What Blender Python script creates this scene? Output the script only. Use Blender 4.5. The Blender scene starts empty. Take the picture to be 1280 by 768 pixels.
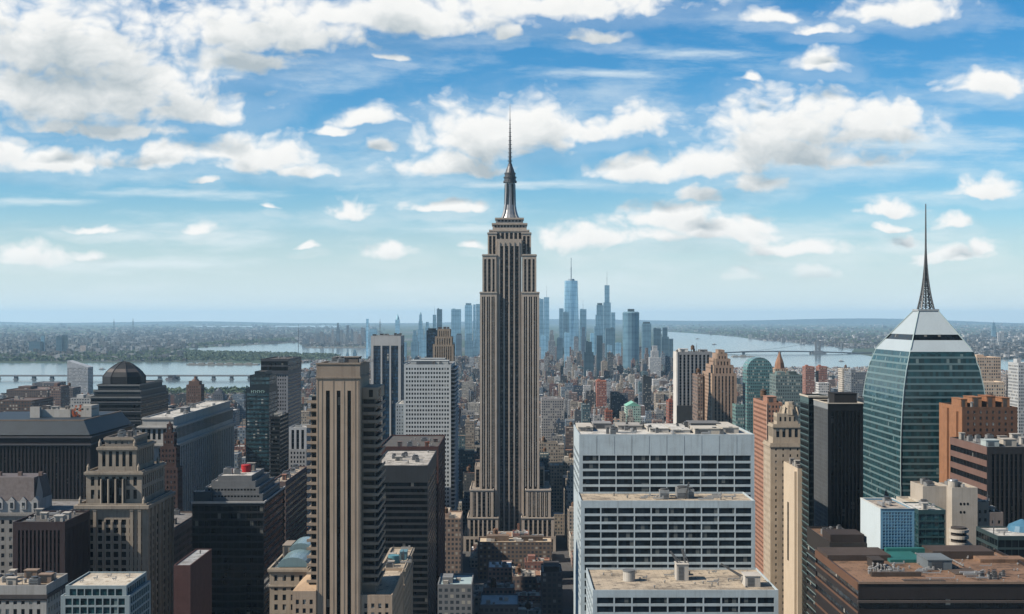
import bpy, math, random
import numpy as np
from mathutils import Vector
R = math.radians
sc = bpy.context.scene
COL = sc.collection
rnd = random.Random(7)

# ------------------------------------------------------------------ camera
F, HOR, CAMZ = 1641.0, 397.0, 225.0          # focal length and horizon in photo pixels (1280 wide), eye height in metres
cam = bpy.data.objects.new('camera', bpy.data.cameras.new('camera'))
COL.objects.link(cam); sc.camera = cam
cam.data.sensor_width = 36.0
cam.data.lens = 36.0 * F / 1280.0
cam.data.shift_y = (HOR - 384.0) / 1280.0
cam.data.clip_start, cam.data.clip_end = 1.0, 400000.0
cam.location = (0, 0, CAMZ)
cam.rotation_euler = (R(90), 0, 0)
def X(px, Y): return (px - 640.0) / F * Y
def Z(py, Y): return CAMZ - (py - HOR) / F * Y
def GY(py): return CAMZ * F / (py - HOR)      # where a pixel row meets the ground

# ------------------------------------------------------------------ sun, sky, exposure
SUN_EL, SUN_AZ = 41.0, -107.0                  # azimuth from the view axis, negative = to the left
sc.view_settings.view_transform = 'Standard'
sc.view_settings.look = 'None'
sc.view_settings.gamma = 1.0
sc.view_settings.exposure = 0.93
sun = bpy.data.objects.new('sun', bpy.data.lights.new('sun', 'SUN'))
COL.objects.link(sun)
sun.data.energy, sun.data.angle, sun.data.color = 5.0, R(0.53), (1.0, 0.90, 0.77)
tosun = Vector((math.sin(R(SUN_AZ)) * math.cos(R(SUN_EL)), math.cos(R(SUN_AZ)) * math.cos(R(SUN_EL)), math.sin(R(SUN_EL))))
sun.rotation_euler = tosun.to_track_quat('Z', 'Y').to_euler()
sun.location = (0, 0, 900)

world = bpy.data.worlds.new('World'); sc.world = world; world.use_nodes = True
class NT:                                     # small helper to write node trees
    def __init__(s, nt): s.nt = nt; nt.nodes.clear()
    def n(s, t, **kw):
        x = s.nt.nodes.new(t)
        for k, v in kw.items(): setattr(x, k, v)
        return x
    def put(s, sock, v):
        if v is None: return
        if isinstance(v, bpy.types.NodeSocket): s.nt.links.new(v, sock)
        else: sock.default_value = v
    def m(s, op, a, b=None, c=None, clamp=False):
        x = s.n('ShaderNodeMath', operation=op, use_clamp=clamp)
        for i, v in enumerate((a, b, c)): s.put(x.inputs[i], v)
        return x.outputs[0]
    def vm(s, op, a, b=None, c=None):
        x = s.n('ShaderNodeVectorMath', operation=op)
        for i, v in enumerate((a, b, c)): s.put(x.inputs[i], v)
        return x.outputs['Value'] if op in ('LENGTH', 'DOT_PRODUCT', 'DISTANCE') else x.outputs[0]
    def sep(s, v):
        x = s.n('ShaderNodeSeparateXYZ'); s.put(x.inputs[0], v); return x.outputs
    def comb(s, x_, y_, z_):
        x = s.n('ShaderNodeCombineXYZ')
        for i, v in enumerate((x_, y_, z_)): s.put(x.inputs[i], v)
        return x.outputs[0]
    def noise(s, v, scale, detail=4, rough=0.55, dist=0.0, lac=2.0, dim='2D'):
        x = s.n('ShaderNodeTexNoise', noise_dimensions=dim); s.put(x.inputs['Vector'], v)
        x.inputs['Scale'].default_value = scale; x.inputs['Detail'].default_value = detail
        x.inputs['Roughness'].default_value = rough; x.inputs['Distortion'].default_value = dist
        x.inputs['Lacunarity'].default_value = lac
        return x.outputs['Fac']
    def white(s, v):
        x = s.n('ShaderNodeTexWhiteNoise'); s.put(x.inputs['Vector'], v); return x.outputs['Value'], x.outputs['Color']
    def ramp(s, v, a, b, smooth=True):       # map a..b to 0..1
        x = s.n('ShaderNodeMapRange', interpolation_type='SMOOTHSTEP' if smooth else 'LINEAR')
        s.put(x.inputs['Value'], v); x.inputs['From Min'].default_value = a; x.inputs['From Max'].default_value = b
        return x.outputs['Result']
    def mix(s, f, a, b, blend='MIX'):
        x = s.n('ShaderNodeMix', data_type='RGBA', blend_type=blend)
        s.put(x.inputs['Factor'], f)
        for sock, v in ((x.inputs['A'], a), (x.inputs['B'], b)):
            pass
        s.put(x.inputs[6], v4(a)); s.put(x.inputs[7], v4(b))
        return x.outputs[2]
def v4(c):
    if isinstance(c, bpy.types.NodeSocket) or c is None: return c
    return (*c, 1.0) if len(c) == 3 else c

# cloud cover, described by direction (tangents of azimuth and elevation), so it sits at infinity
CUMULUS = [(60,40,220,66),(130,100,175,62),(60,110,130,55),(235,132,95,30),(330,28,170,48),(500,12,190,34),(690,8,200,22),(300,75,90,22),(365,48,65,22),
 (70,197,100,22),(5,192,70,20),(60,162,48,11),(150,166,95,14),(215,197,52,20),(330,196,78,28),(298,186,42,22),(385,216,42,11),
 (605,162,112,42),(665,152,75,36),(460,150,55,14),(420,166,32,9),(560,207,95,17),(800,150,66,26),(735,162,60,22),(470,186,20,11),
 (1000,150,120,44),(950,176,95,30),(1085,156,85,32),(1125,146,48,25),(895,200,105,22),(800,212,80,17),(1010,190,125,24),(940,228,50,16),
 (860,272,82,26),(905,287,85,22),(735,296,85,22),(690,298,45,18),(945,280,38,14),(830,297,60,16),(870,246,42,15),
 (435,266,44,16),(490,318,46,13),(245,288,26,9),(115,291,42,7),(560,261,60,9),(590,311,22,7),(340,260,16,5),(258,229,20,6),(382,311,16,5),
 (1025,78,38,18),(940,95,15,9),(965,22,36,11),(1025,42,42,8),(1130,12,95,22),(1245,106,78,21),(1228,239,60,14),(1110,262,48,12),(1190,283,30,12),
 (1130,303,30,9),(1110,286,32,7),(1225,316,26,12),(1195,324,62,10),(1000,313,82,11),(1020,344,46,9),(925,346,27,10),(35,322,62,15),(110,322,30,7),(490,72,20,6),(745,45,40,12),(640,42,16,12)]
STREAKS = [(1190,180,190,36),(240,247,240,10),(80,256,120,7),(480,238,120,9),(640,235,200,7),(240,300,260,22),(1080,210,260,12),(760,95,160,10),(840,72,130,12),(560,290,160,8),(180,335,260,14),(1150,250,120,14),(900,300,260,20),(1150,310,170,22)]
def ell(e): return e[0] / 1000 - 0.64, (HOR + 4 - e[1]) / 1000, e[2] / 1000, e[3] / 1000
def cloud_group(fine):
    g = bpy.data.node_groups.new('cloud_density', 'ShaderNodeTree')
    g.interface.new_socket('P', in_out='INPUT', socket_type='NodeSocketVector')
    g.interface.new_socket('Density', in_out='OUTPUT', socket_type='NodeSocketFloat')
    t = NT(g); gi = t.n('NodeGroupInput'); go = t.n('NodeGroupOutput')
    P = gi.outputs[0]
    w = t.n('ShaderNodeTexNoise', noise_dimensions='2D'); t.put(w.inputs['Vector'], P); w.inputs['Scale'].default_value = 12; w.inputs['Detail'].default_value = 4
    wv = t.vm('MULTIPLY_ADD', w.outputs['Color'], (.056, .028, 0), (-.028, -.014, 0))
    Pw = t.vm('ADD', P, wv)
    acc = None
    for e in CUMULUS:
        cx, cy, rx, ry = ell(e)
        cy, ry = cy - ry * .42, ry * 1.4                        # domed above, flat below
        d = t.vm('MULTIPLY_ADD', Pw, (1 / rx, 1 / ry, 0), (-cx / rx, -cy / ry, 0))
        d = t.vm('LENGTH', t.vm('MAXIMUM', d, t.vm('MULTIPLY', d, (-1, -2.3, 0))))
        acc = d if acc is None else t.m('SMOOTH_MIN', acc, d, 0.16)
    stretch = t.vm('MULTIPLY', Pw, (1, 1.6, 1))
    n1 = t.noise(stretch, 16, 9 if fine else 4, 0.56)
    s = t.m('MULTIPLY_ADD', n1, 1.2, t.m('SUBTRACT', 1.0 - 0.50, acc))
    if fine:
        vo = t.n('ShaderNodeTexVoronoi', feature='F1', voronoi_dimensions='2D'); t.put(vo.inputs['Vector'], stretch); vo.inputs['Scale'].default_value = 34
        vo.inputs['Detail'].default_value = 1.5; vo.inputs['Roughness'].default_value = 0.5
        s = t.m('ADD', s, t.m('MULTIPLY_ADD', vo.outputs['Distance'], -0.40, 0.17))
    t.put(go.inputs[0], s)
    return g
def build_sky():
    t = NT(world.node_tree)
    d = t.n('ShaderNodeTexCoord').outputs['Generated']
    x, y, z = t.sep(d)
    den = t.m('MAXIMUM', t.m('ABSOLUTE', y), 0.08)
    P = t.comb(t.m('MULTIPLY', t.m('DIVIDE', x, den), F / 1000), t.m('MULTIPLY', t.m('DIVIDE', z, den), F / 1000), 0.0)
    ga, gb = cloud_group(True), cloud_group(False)
    def dens(off):
        q = t.n('ShaderNodeGroup'); q.node_tree = gb if off else ga
        t.put(q.inputs[0], t.vm('ADD', P, off) if off else P)
        return q.outputs[0]
    d0, d1, d2 = dens(None), dens((-0.005, 0.010, 0)), dens((-0.012, 0.038, 0))
    cover = t.m('MAXIMUM', t.ramp(d0, -0.14, 0.60), t.m('MULTIPLY', t.ramp(d1, -0.6, 0.3), 0.16))
    # light reaching a point: little cloud between it and the sun (up and to the left)
    th = t.m('MULTIPLY', t.ramp(d1, 0.4, 1.2, False), 0.25)
    th = t.m('ADD', th, t.m('MULTIPLY', t.ramp(d2, 0.28, 1.1, False), 0.95), clamp=True)
    ccol = t.mix(th, (0.80, 0.80, 0.785), (0.37, 0.43, 0.465))
    # thin high streaks
    acc = None
    for e in STREAKS:
        cx, cy, rx, ry = ell(e)
        q = t.vm('LENGTH', t.vm('MULTIPLY_ADD', P, (1 / rx, 1 / ry, 0), (-cx / rx, -cy / ry, 0)))
        acc = q if acc is None else t.m('SMOOTH_MIN', acc, q, 0.25)
    sn = t.noise(t.vm('MULTIPLY', P, (2.2, 13, 1)), 3.0, 6, 0.62)
    thin = t.m('MULTIPLY', t.ramp(t.m('ADD', t.m('SUBTRACT', 1.0, acc), t.m('MULTIPLY', t.m('SUBTRACT', sn, 0.5), 2.6)), 0.0, 1.5), 0.72)
    wide = t.m('MULTIPLY', t.ramp(t.noise(t.vm('MULTIPLY_ADD', P, (1.7, 7, 1), (3.1, 0.4, 0)), 2.6, 7, 0.62), 0.46, 0.80), 0.42)
    thin = t.m('MAXIMUM', thin, wide)
    # sky
    sk = t.n('ShaderNodeTexSky', sky_type='NISHITA', sun_disc=False, sun_elevation=R(SUN_EL), sun_rotation=R(SUN_AZ),
             altitude=200.0, air_density=1.0, dust_density=0.7, ozone_density=2.2)
    hs = t.n('ShaderNodeHueSaturation'); hs.inputs['Hue'].default_value = 0.484; hs.inputs['Saturation'].default_value = 1.32
    t.put(hs.inputs['Color'], sk.outputs[0])
    el = t.m('MULTIPLY', t.m('DIVIDE', z, den), F)          # photo pixels above the horizon
    STR = 0.064                                             # cloud and haze tones below are for a strength of 0.1
    base = t.mix(t.ramp(el, 40, 420), (0.74, 0.925, 1.10), (0.40, 0.76, 1.0))
    base = t.mix(1.0, hs.outputs[0], base, 'MULTIPLY')
    haze = t.ramp(el, 165, 0)
    base = t.mix(t.m('MULTIPLY', haze, 0.88), base, tuple(c * 10 for c in (0.60, 0.71, 0.745)))
    col = t.mix(thin, base, tuple(c * 10 for c in (0.68, 0.75, 0.77)))
    fade = t.m('MULTIPLY', cover, t.ramp(el, 20, 90))
    cb = t.mix(1.0, ccol, (10, 10, 10), 'MULTIPLY')
    col = t.mix(fade, col, cb)
    bg = t.n('ShaderNodeBackground'); t.put(bg.inputs['Color'], col); bg.inputs['Strength'].default_value = STR
    out = t.n('ShaderNodeOutputWorld'); t.nt.links.new(bg.outputs[0], out.inputs[0])
build_sky()
world.cycles.sampling_method = 'MANUAL'; world.cycles.sample_map_resolution = 512
sc.cycles.use_denoising = True
sc.cycles.max_bounces = 5; sc.cycles.diffuse_bounces = 3; sc.cycles.glossy_bounces = 3; sc.cycles.volume_bounces = 0
sc.cycles.sample_clamp_indirect = 6.0

# ------------------------------------------------------------------ materials
MATS = {}
def mat(name):
    m = bpy.data.materials.new(name); m.use_nodes = True
    t = NT(m.node_tree)
    p = t.n('ShaderNodeBsdfPrincipled'); o = t.n('ShaderNodeOutputMaterial'); t.nt.links.new(p.outputs[0], o.inputs[0])
    return m, t, p
def stone(col, rough=0.85, var=0.35, scale=0.12, streak=0.35, metal=0.0, spec=0.15):
    """weathered masonry, concrete or painted metal: blotches, vertical streaks, fine grain"""
    key = ('stone', col, rough, var, scale, streak, metal, spec)
    if key in MATS: return MATS[key]
    m, t, p = mat('weathered_wall')
    co = t.n('ShaderNodeTexCoord').outputs['Object']
    a = t.noise(co, scale, 5, 0.6, dim='3D')
    b = t.noise(t.vm('MULTIPLY', co, (1.1, 1.1, 0.05)), 0.9, 4, 0.6, dim='3D')
    g = t.noise(co, 1.7, 2, 0.6, dim='3D')
    f = t.m('ADD', t.m('MULTIPLY', t.ramp(a, 0.3, 0.75), var), t.m('MULTIPLY', t.ramp(b, 0.45, 0.8), streak), clamp=True)
    f = t.m('ADD', f, t.m('MULTIPLY', t.m('SUBTRACT', g, 0.5), 0.35), clamp=True)
    col = tuple(c * 0.56 for c in col)
    dk = tuple(c * k for c, k in zip(col, (0.52, 0.49, 0.46)))
    t.put(p.inputs['Base Color'], t.mix(f, col, dk))
    p.inputs['Roughness'].default_value = rough; p.inputs['Metallic'].default_value = metal
    p.inputs['Specular IOR Level'].default_value = spec
    MATS[key] = m; return m
def brick(col, **k): return stone(col, 0.9, 0.45, 0.3, 0.3, **k)
def glass(col=(0.015, 0.022, 0.03), rough=0.08, spec=0.6, blinds=0.12, cell=(1.7, 1.7, 3.7), blindcol=(0.30, 0.29, 0.26), metal=0.0):
    """window glass with a little variation from pane to pane and some drawn blinds"""
    key = ('glass', col, rough, spec, blinds, cell, metal)
    if key in MATS: return MATS[key]
    m, t, p = mat('window_glass')
    co = t.n('ShaderNodeTexCoord').outputs['Object']
    q = t.vm('FLOOR', t.vm('DIVIDE', t.vm('ADD', co, (0.37, 0.41, 0.13)), cell))
    w, wc = t.white(q)
    w2, _ = t.white(t.vm('ADD', q, (13.7, 3.1, 9.9)))
    base = t.mix(w2, tuple(c * 0.5 for c in col), tuple(c * 1.7 for c in col))
    base = t.mix(t.m('MULTIPLY', t.m('LESS_THAN', w, blinds), 0.75), base, blindcol)
    t.put(p.inputs['Base Color'], base)
    p.inputs['Roughness'].default_value = rough; p.inputs['Specular IOR Level'].default_value = spec
    p.inputs['Metallic'].default_value = metal
    wob = t.noise(co, 0.45, 2, 0.5, dim='3D')
    bp = t.n('ShaderNodeBump'); bp.inputs['Strength'].default_value = 0.06; bp.inputs['Distance'].default_value = 0.4
    t.put(bp.inputs['Height'], t.m('ADD', wob, t.m('MULTIPLY', w2, 0.12))); t.put(p.inputs['Normal'], t.vm('NORMALIZE', t.vm('ADD', bp.outputs[0], t.vm('MULTIPLY_ADD', wc, (.05, .05, .05), (-.025, -.025, -.025)))))
    MATS[key] = m; return m
def roofing(col=(0.36, 0.32, 0.26), patch=(0.16, 0.14, 0.12)):
    key = ('roof', col, patch)
    if key in MATS: return MATS[key]
    m, t, p = mat('flat_roofing')
    co = t.n('ShaderNodeTexCoord').outputs['Object']
    a = t.noise(co, 0.09, 6, 0.65, dim='3D'); b = t.noise(co, 0.9, 3, 0.6, dim='3D')
    f = t.m('ADD', t.m('MAXIMUM', t.ramp(a, 0.42, 0.72), t.ramp(t.noise(co, 0.25, 2, 0.5, dim='3D'), 0.6, 0.64)), t.m('MULTIPLY', t.m('SUBTRACT', b, 0.5), 0.6), clamp=True)
    q = t.n('ShaderNodeTexBrick'); t.put(q.inputs['Vector'], co); q.inputs['Scale'].default_value = 0.12
    q.inputs['Mortar Size'].default_value = 0.012; q.inputs['Color1'].default_value = (1, 1, 1, 1); q.inputs['Color2'].default_value = (.84, .84, .84, 1); q.inputs['Mortar'].default_value = (.55, .55, .55, 1)
    t.put(p.inputs['Base Color'], t.mix(1.0, t.mix(t.m('MULTIPLY', f, 0.8), tuple(c * .64 for c in col), tuple(c * .5 for c in patch)), q.outputs['Color'], 'MULTIPLY'))
    p.inputs['Roughness'].default_value = 0.9; p.inputs['Specular IOR Level'].default_value = 0.2
    MATS[key] = m; return m
def steel(col=(0.30, 0.31, 0.32), rough=0.45): return stone(col, rough, 0.3, 0.5, 0.2, metal=0.4, spec=0.5)
def town_wall():
    """walls of the many smaller buildings: colour per building, rows of windows a few feet apart"""
    m, t, p = mat('town_wall')
    co = t.n('ShaderNodeTexCoord').outputs['Object']; x, y, z = t.sep(co)
    nx, ny, nz = t.sep(t.n('ShaderNodeNewGeometry').outputs['True Normal'])
    at = t.n('ShaderNodeAttribute', attribute_name='Col'); colr = at.outputs['Color']; bay = at.outputs['Alpha']
    u = t.m('ADD', t.m('MULTIPLY', x, t.m('ABSOLUTE', ny)), t.m('MULTIPLY', y, t.m('ABSOLUTE', nx)))
    ub = t.m('DIVIDE', u, bay); zb = t.m('DIVIDE', z, 3.6)
    fu, fz = t.m('FRACT', ub), t.m('FRACT', zb)
    cell = t.comb(t.m('FLOOR', ub), t.m('FLOOR', zb), t.m('MULTIPLY', nx, 7.0))
    w, _ = t.white(cell)
    inw = t.m('MULTIPLY', t.m('LESS_THAN', t.m('ABSOLUTE', t.m('SUBTRACT', fu, 0.5)), 0.29), t.m('LESS_THAN', t.m('ABSOLUTE', t.m('SUBTRACT', fz, 0.48)), 0.27))
    dirt = t.noise(co, 0.05, 4, 0.6, dim='3D')
    colr = t.mix(1.0, colr, (.64, .64, .64), 'MULTIPLY')
    wall = t.mix(t.m('MULTIPLY', t.ramp(dirt, 0.35, 0.7), 0.35), colr, t.mix(1.0, colr, (0.5, 0.48, 0.46), 'MULTIPLY'))
    win = t.mix(t.m('LESS_THAN', w, 0.16), t.mix(w, (0.012, 0.018, 0.025), (0.05, 0.06, 0.07)), (0.26, 0.25, 0.22))
    t.put(p.inputs['Base Color'], t.mix(inw, wall, win))
    t.put(p.inputs['Roughness'], t.m('SUBTRACT', 0.85, t.m('MULTIPLY', inw, 0.65)))
    p.inputs['Specular IOR Level'].default_value = 0.4
    return m
def town_plain():
    m, t, p = mat('town_surface')
    co = t.n('ShaderNodeTexCoord').outputs['Object']
    c = t.n('ShaderNodeAttribute', attribute_name='Col').outputs['Color']
    c = t.mix(1.0, c, (.64, .64, .64), 'MULTIPLY')
    a = t.noise(co, 0.11, 5, 0.65, dim='3D'); b = t.noise(co, 0.6, 2, 0.6, dim='3D')
    f = t.m('ADD', t.ramp(a, 0.4, 0.75), t.m('MULTIPLY', t.m('SUBTRACT', b, 0.5), 0.6), clamp=True)
    t.put(p.inputs['Base Color'], t.mix(t.m('MULTIPLY', f, 0.55), c, t.mix(1.0, c, (0.4, 0.38, 0.36), 'MULTIPLY')))
    p.inputs['Roughness'].default_value = 0.9; p.inputs['Specular IOR Level'].default_value = 0.2
    return m
def far_glass():
    """reflecting glass of far towers, with faint floors and fins"""
    m, t, p = mat('reflecting_glass')
    co = t.n('ShaderNodeTexCoord').outputs['Object']; x, y, z = t.sep(co)
    c = t.n('ShaderNodeAttribute', attribute_name='Col').outputs['Color']
    fl = t.m('LESS_THAN', t.m('FRACT', t.m('DIVIDE', z, 21.0)), 0.3); fn = t.m('LESS_THAN', t.m('FRACT', t.m('DIVIDE', t.m('ADD', x, y), 12.5)), 0.35)
    n = t.noise(co, 0.02, 3, 0.6, dim='3D')
    f = t.m('ADD', t.m('MULTIPLY', t.m('ADD', fl, fn), 0.22), t.m('MULTIPLY', t.ramp(n, 0.3, 0.7), 0.5))
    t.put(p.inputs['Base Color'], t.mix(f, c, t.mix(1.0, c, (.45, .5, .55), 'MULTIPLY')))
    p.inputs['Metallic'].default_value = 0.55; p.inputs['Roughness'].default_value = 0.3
    return m
FAR_GLASS = far_glass()
TOWN_WALL, TOWN_PLAIN = town_wall(), town_plain()

# ------------------------------------------------------------------ mesh and object helpers
class MB:
    """collects faces (world metres); build() links them as one mesh object"""
    def __init__(s): s.v = []; s.f = []; s.m = []; s.c = []; s.col = None
    def face(s, pts, m=0):
        i = len(s.v); s.v.extend(pts); s.f.append(tuple(range(i, i + len(pts)))); s.m.append(m); s.c.append(s.col)
    def box(s, x0, x1, y0, y1, z0, z1, m=0, mt=None, bottom=True):
        i = len(s.v)
        s.v += [(x0,y0,z0),(x1,y0,z0),(x1,y1,z0),(x0,y1,z0),(x0,y0,z1),(x1,y0,z1),(x1,y1,z1),(x0,y1,z1)]
        fs = [(0,1,5,4),(1,2,6,5),(2,3,7,6),(3,0,4,7),(4,5,6,7)] + ([(3,2,1,0)] if bottom else [])
        for k, q in enumerate(fs):
            s.f.append(tuple(i + j for j in q)); s.m.append(m if k != 4 or mt is None else mt); s.c.append(s.col)
    def ring(s, p0, z0, p1, z1, m=0, cap=True, mt=None):
        """prism or frustum between two polygons with as many corners each (counter-clockwise)"""
        n, i = len(p0), len(s.v)
        s.v += [(x, y, z0) for x, y in p0] + [(x, y, z1) for x, y in p1]
        for k in range(n):
            j = (k + 1) % n
            s.f.append((i + k, i + j, i + n + j, i + n + k)); s.m.append(m); s.c.append(s.col)
        if cap:
            s.f.append(tuple(i + n + k for k in range(n))); s.m.append(m if mt is None else mt); s.c.append(s.col)
    def cyl(s, x, y, z0, z1, r0, r1=None, n=12, m=0, ph=0.0, cap=True):
        r1 = r0 if r1 is None else r1
        c = lambda r: [(x + r * math.cos(ph + k * 2 * math.pi / n), y + r * math.sin(ph + k * 2 * math.pi / n)) for k in range(n)]
        s.ring(c(r0), z0, c(max(r1, 0.01)), z1, m, cap)
    def beam(s, a, b, w, m=0):
        a, b = Vector(a), Vector(b); d = (b - a).normalized()
        u = d.cross(Vector((0, 0, 1))); u = u.normalized() if u.length > 1e-3 else Vector((1, 0, 0))
        v = d.cross(u).normalized(); h = w / 2; i = len(s.v)
        for p in (a, b):
            for q, r in ((-h, -h), (h, -h), (h, h), (-h, h)): s.v.append(tuple(p + u * q + v * r))
        for q in ((0,1,5,4),(1,2,6,5),(2,3,7,6),(3,0,4,7),(4,5,6,7),(3,2,1,0)):
            s.f.append(tuple(i + j for j in q)); s.m.append(m); s.c.append(s.col)
    def build(s, name, mats, parent=None, org=None, flat=True):
        if not s.f: return None
        org = org if org is not None else (WL.get(parent.name, (0, 0, 0)) if parent is not None else (0, 0, 0))
        V = np.asarray(s.v, dtype=np.float32) - np.asarray(org, dtype=np.float32)
        me = bpy.data.meshes.new(name)
        L = np.fromiter((len(q) for q in s.f), dtype=np.int32, count=len(s.f))
        idx = np.fromiter((i for q in s.f for i in q), dtype=np.int32, count=int(L.sum()))
        me.vertices.add(len(V)); me.vertices.foreach_set('co', V.ravel())
        me.loops.add(len(idx)); me.loops.foreach_set('vertex_index', idx)
        me.polygons.add(len(L)); st = np.zeros(len(L), dtype=np.int32); st[1:] = np.cumsum(L)[:-1]
        me.polygons.foreach_set('loop_start', st)
        if not isinstance(mats, (list, tuple)): mats = [mats]
        for q in mats: me.materials.append(q)
        me.polygons.foreach_set('material_index', np.asarray(s.m, dtype=np.int32))
        if s.c[0] is not None:
            at = me.attributes.new('Col', 'FLOAT_COLOR', 'FACE')
            at.data.foreach_set('color', np.asarray(s.c, dtype=np.float32).ravel())
        me.polygons.foreach_set('use_smooth', np.zeros(len(L), dtype=bool))
        me.update(); me.validate()
        o = bpy.data.objects.new(name, me); COL.objects.link(o)
        if parent is not None: o.parent = parent; WL[o.name] = tuple(org)
        else: o.location = org; WL[o.name] = tuple(org)
        return o
WL = {}
def tag(o, label=None, cat=None, group=None, kind=None):
    for k, v in (('label', label), ('category', cat), ('group', group), ('kind', kind)):
        if v: o[k] = v
    return o
def thing(name, label, cat, loc, group=None):
    o = bpy.data.objects.new(name, None); COL.objects.link(o); o.location = loc; o.empty_display_size = 5
    WL[o.name] = tuple(loc)
    return tag(o, label, cat, group)
def structure(name, mb, m): return tag(mb.build(name, m), kind='structure')

OCC = []                                      # blocks that hide what is behind them
FOOT = []                                     # footprints of the large buildings, kept clear of the rest
HERO = []                                     # (photo x of the centre, top y, depth, short phrase) used to say where the others stand
class Building:
    """one building: an Empty at its foot; its walls, bands of windows, roofs and roof plant are parts"""
    def __init__(s, name, label, x0, x1, y0, y1, ref=None, top=None, cat='building', group=None, foot=True):
        s.x0, s.x1, s.y0, s.y1 = x0, x1, y0, y1
        s.root = thing(name, label, cat, ((x0 + x1) / 2, (y0 + y1) / 2, 0), group)
        s.win = {}; s.sp = MB(); s.spmat = None; s.zlo = max(0.0, Z(800, y0))
        if foot: FOOT.append((x0 - 3, x1 + 3, y0 - 3, y1 + 3))
        if ref: HERO.append((640 + F * x0 / y0, 640 + F * x1 / y0, top, y0, ref))
    def part(s, name, mb, m, parent=None, label=None, kind=None):
        o = mb.build(name, m, parent or s.root)
        if o is not None: tag(o, label, kind=kind)
        return o
    def winmb(s, name, key, m):
        k = (name,) + key
        if k not in s.win: s.win[k] = (MB(), m)
        return s.win[k][0]
    def side(s, W, x0, x1, y0, y1, z0, z1, which, sty, gm, e=None, cuts=None):
        """one face. sty: ('plain',) | ('grid', bay, floor, ww, wh) | ('each', ...) | ('band', bay, floor, wh) | ('col', bay, floor, ww, wh)"""
        if which == 'F': o, u, n, L = (x0, y0), (1, 0), (0, -1), x1 - x0
        elif which == 'L': o, u, n, L = (x0, y1), (0, -1), (-1, 0), y1 - y0
        elif which == 'R': o, u, n, L = (x1, y0), (0, 1), (1, 0), y1 - y0
        else: o, u, n, L = (x1, y1), (-1, 0), (0, 1), x1 - x0
        def P(a, z, d=0.0): return (o[0] + u[0] * a - n[0] * d, o[1] + u[1] * a - n[1] * d, z)
        def Q(mb, a0, a1, b0, b1, d=0.0, m=0): mb.face((P(a0, b0, d), P(a1, b0, d), P(a1, b1, d), P(a0, b1, d)), m)
        kind = sty[0]
        zb = max(z0, s.zlo)
        if kind == 'plain' or z1 - zb < 3:
            Q(W, 0, L, z0, z1); return
        if zb > z0: Q(W, 0, L, z0, zb)
        near = y0 < 720
        if kind == 'col':
            bay, fl, ww, wh = sty[1:5]; e = min(2.0, L * .08) if e is None else e
            d = 0.9
            if cuts is None:
                n_ = max(1, round((L - 2 * e) / bay)); bw = (L - 2 * e) / n_
                cuts = [(e + bw * (k + .5 - ww / 2), e + bw * (k + .5 + ww / 2)) for k in range(n_)]
            top = sty[5] if len(sty) > 5 else 1.5
            zt = z1 - top; a = 0.0
            Q(W, 0, L, zt, z1)
            for k, (c0, c1) in enumerate(cuts):
                Q(W, a, c0, zb, zt); a = c1
                W.face((P(c0, zb), P(c0, zb, d), P(c0, zt, d), P(c0, zt))); W.face((P(c1, zb, d), P(c1, zb), P(c1, zt), P(c1, zt, d)))
                W.face((P(c0, zt, 0), P(c0, zt, d), P(c1, zt, d), P(c1, zt, 0)))
                Q(s.winmb('window_strip', (which, round(x0, 1), round(y0, 1), round(z0), k), gm), c0, c1, zb, zt, d)
                if wh < 1:
                    z = zt; Q(s.winmb('spandrel_panel', (which, round(x0, 1), round(y0, 1), round(z0), k), s.spmat), (c0 + c1) / 2 - .08, (c0 + c1) / 2 + .08, zb, zt, d - 0.16)
                    while z - fl > zb:
                        Q(s.winmb('spandrel_panel', (which, round(x0, 1), round(y0, 1), round(z0), k), s.spmat), c0, c1, z - fl, z - fl * wh, d - 0.12); z -= fl
            Q(W, a, L, zb, zt); return
        bay, fl = sty[1], sty[2]
        wh = sty[3] if kind == 'band' else sty[4]
        top = sty[-1] if (kind == 'band' and len(sty) > 4) or (kind != 'band' and len(sty) > 5) else 1.2
        d = 0.35 if near else 0.25
        e = (0.3 if kind == 'band' else min(1.5, L * .06)) if e is None else e
        n_ = max(1, round((L - 2 * e) / bay)); bw = (L - 2 * e) / n_
        zt = z1 - top; Q(W, 0, L, zt, z1)
        rows = int((zt - zb) / fl)
        for r in range(rows):
            a1 = zt - r * fl; a0 = a1 - fl * wh; b0 = a1 - fl
            Q(W, 0, L, b0, a0)
            if kind == 'band':
                Q(W, 0, e, a0, a1); Q(W, L - e, L, a0, a1)
                Q(s.winmb('window_band', (round(x0), round(y0), round(zt - r * fl, 1)), gm), e, L - e, a0, a1, d)
                W.face((P(e, a0), P(L - e, a0), P(L - e, a0, d), P(e, a0, d)))
                if near:
                    for k in range(1, n_): Q(W, e + bw * k - .12, e + bw * k + .12, a0, a1, 0.05)
                continue
            ww = sty[3]; a = 0.0
            for k in range(n_):
                c0, c1 = e + bw * (k + .5 - ww / 2), e + bw * (k + .5 + ww / 2)
                Q(W, a, c0, a0, a1); a = c1
                key = (round(x0), round(y0), round(zt - r * fl, 1))
                G = s.winmb('window', (which,) + key + (k,), gm) if kind == 'each' else s.winmb('window_row', key, gm)
                Q(G, c0, c1, a0, a1, d)
                if near or kind == 'each':
                    W.face((P(c0, a0), P(c0, a0, d), P(c0, a1, d), P(c0, a1))); W.face((P(c1, a0, d), P(c1, a0), P(c1, a1), P(c1, a1, d)))
                    W.face((P(c0, a0), P(c1, a0), P(c1, a0, d), P(c0, a0, d)))
                elif k == 0: pass
            Q(W, a, L, a0, a1)
        zlast = zt - rows * fl
        if zlast > zb: Q(W, 0, L, zb, zlast)
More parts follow.
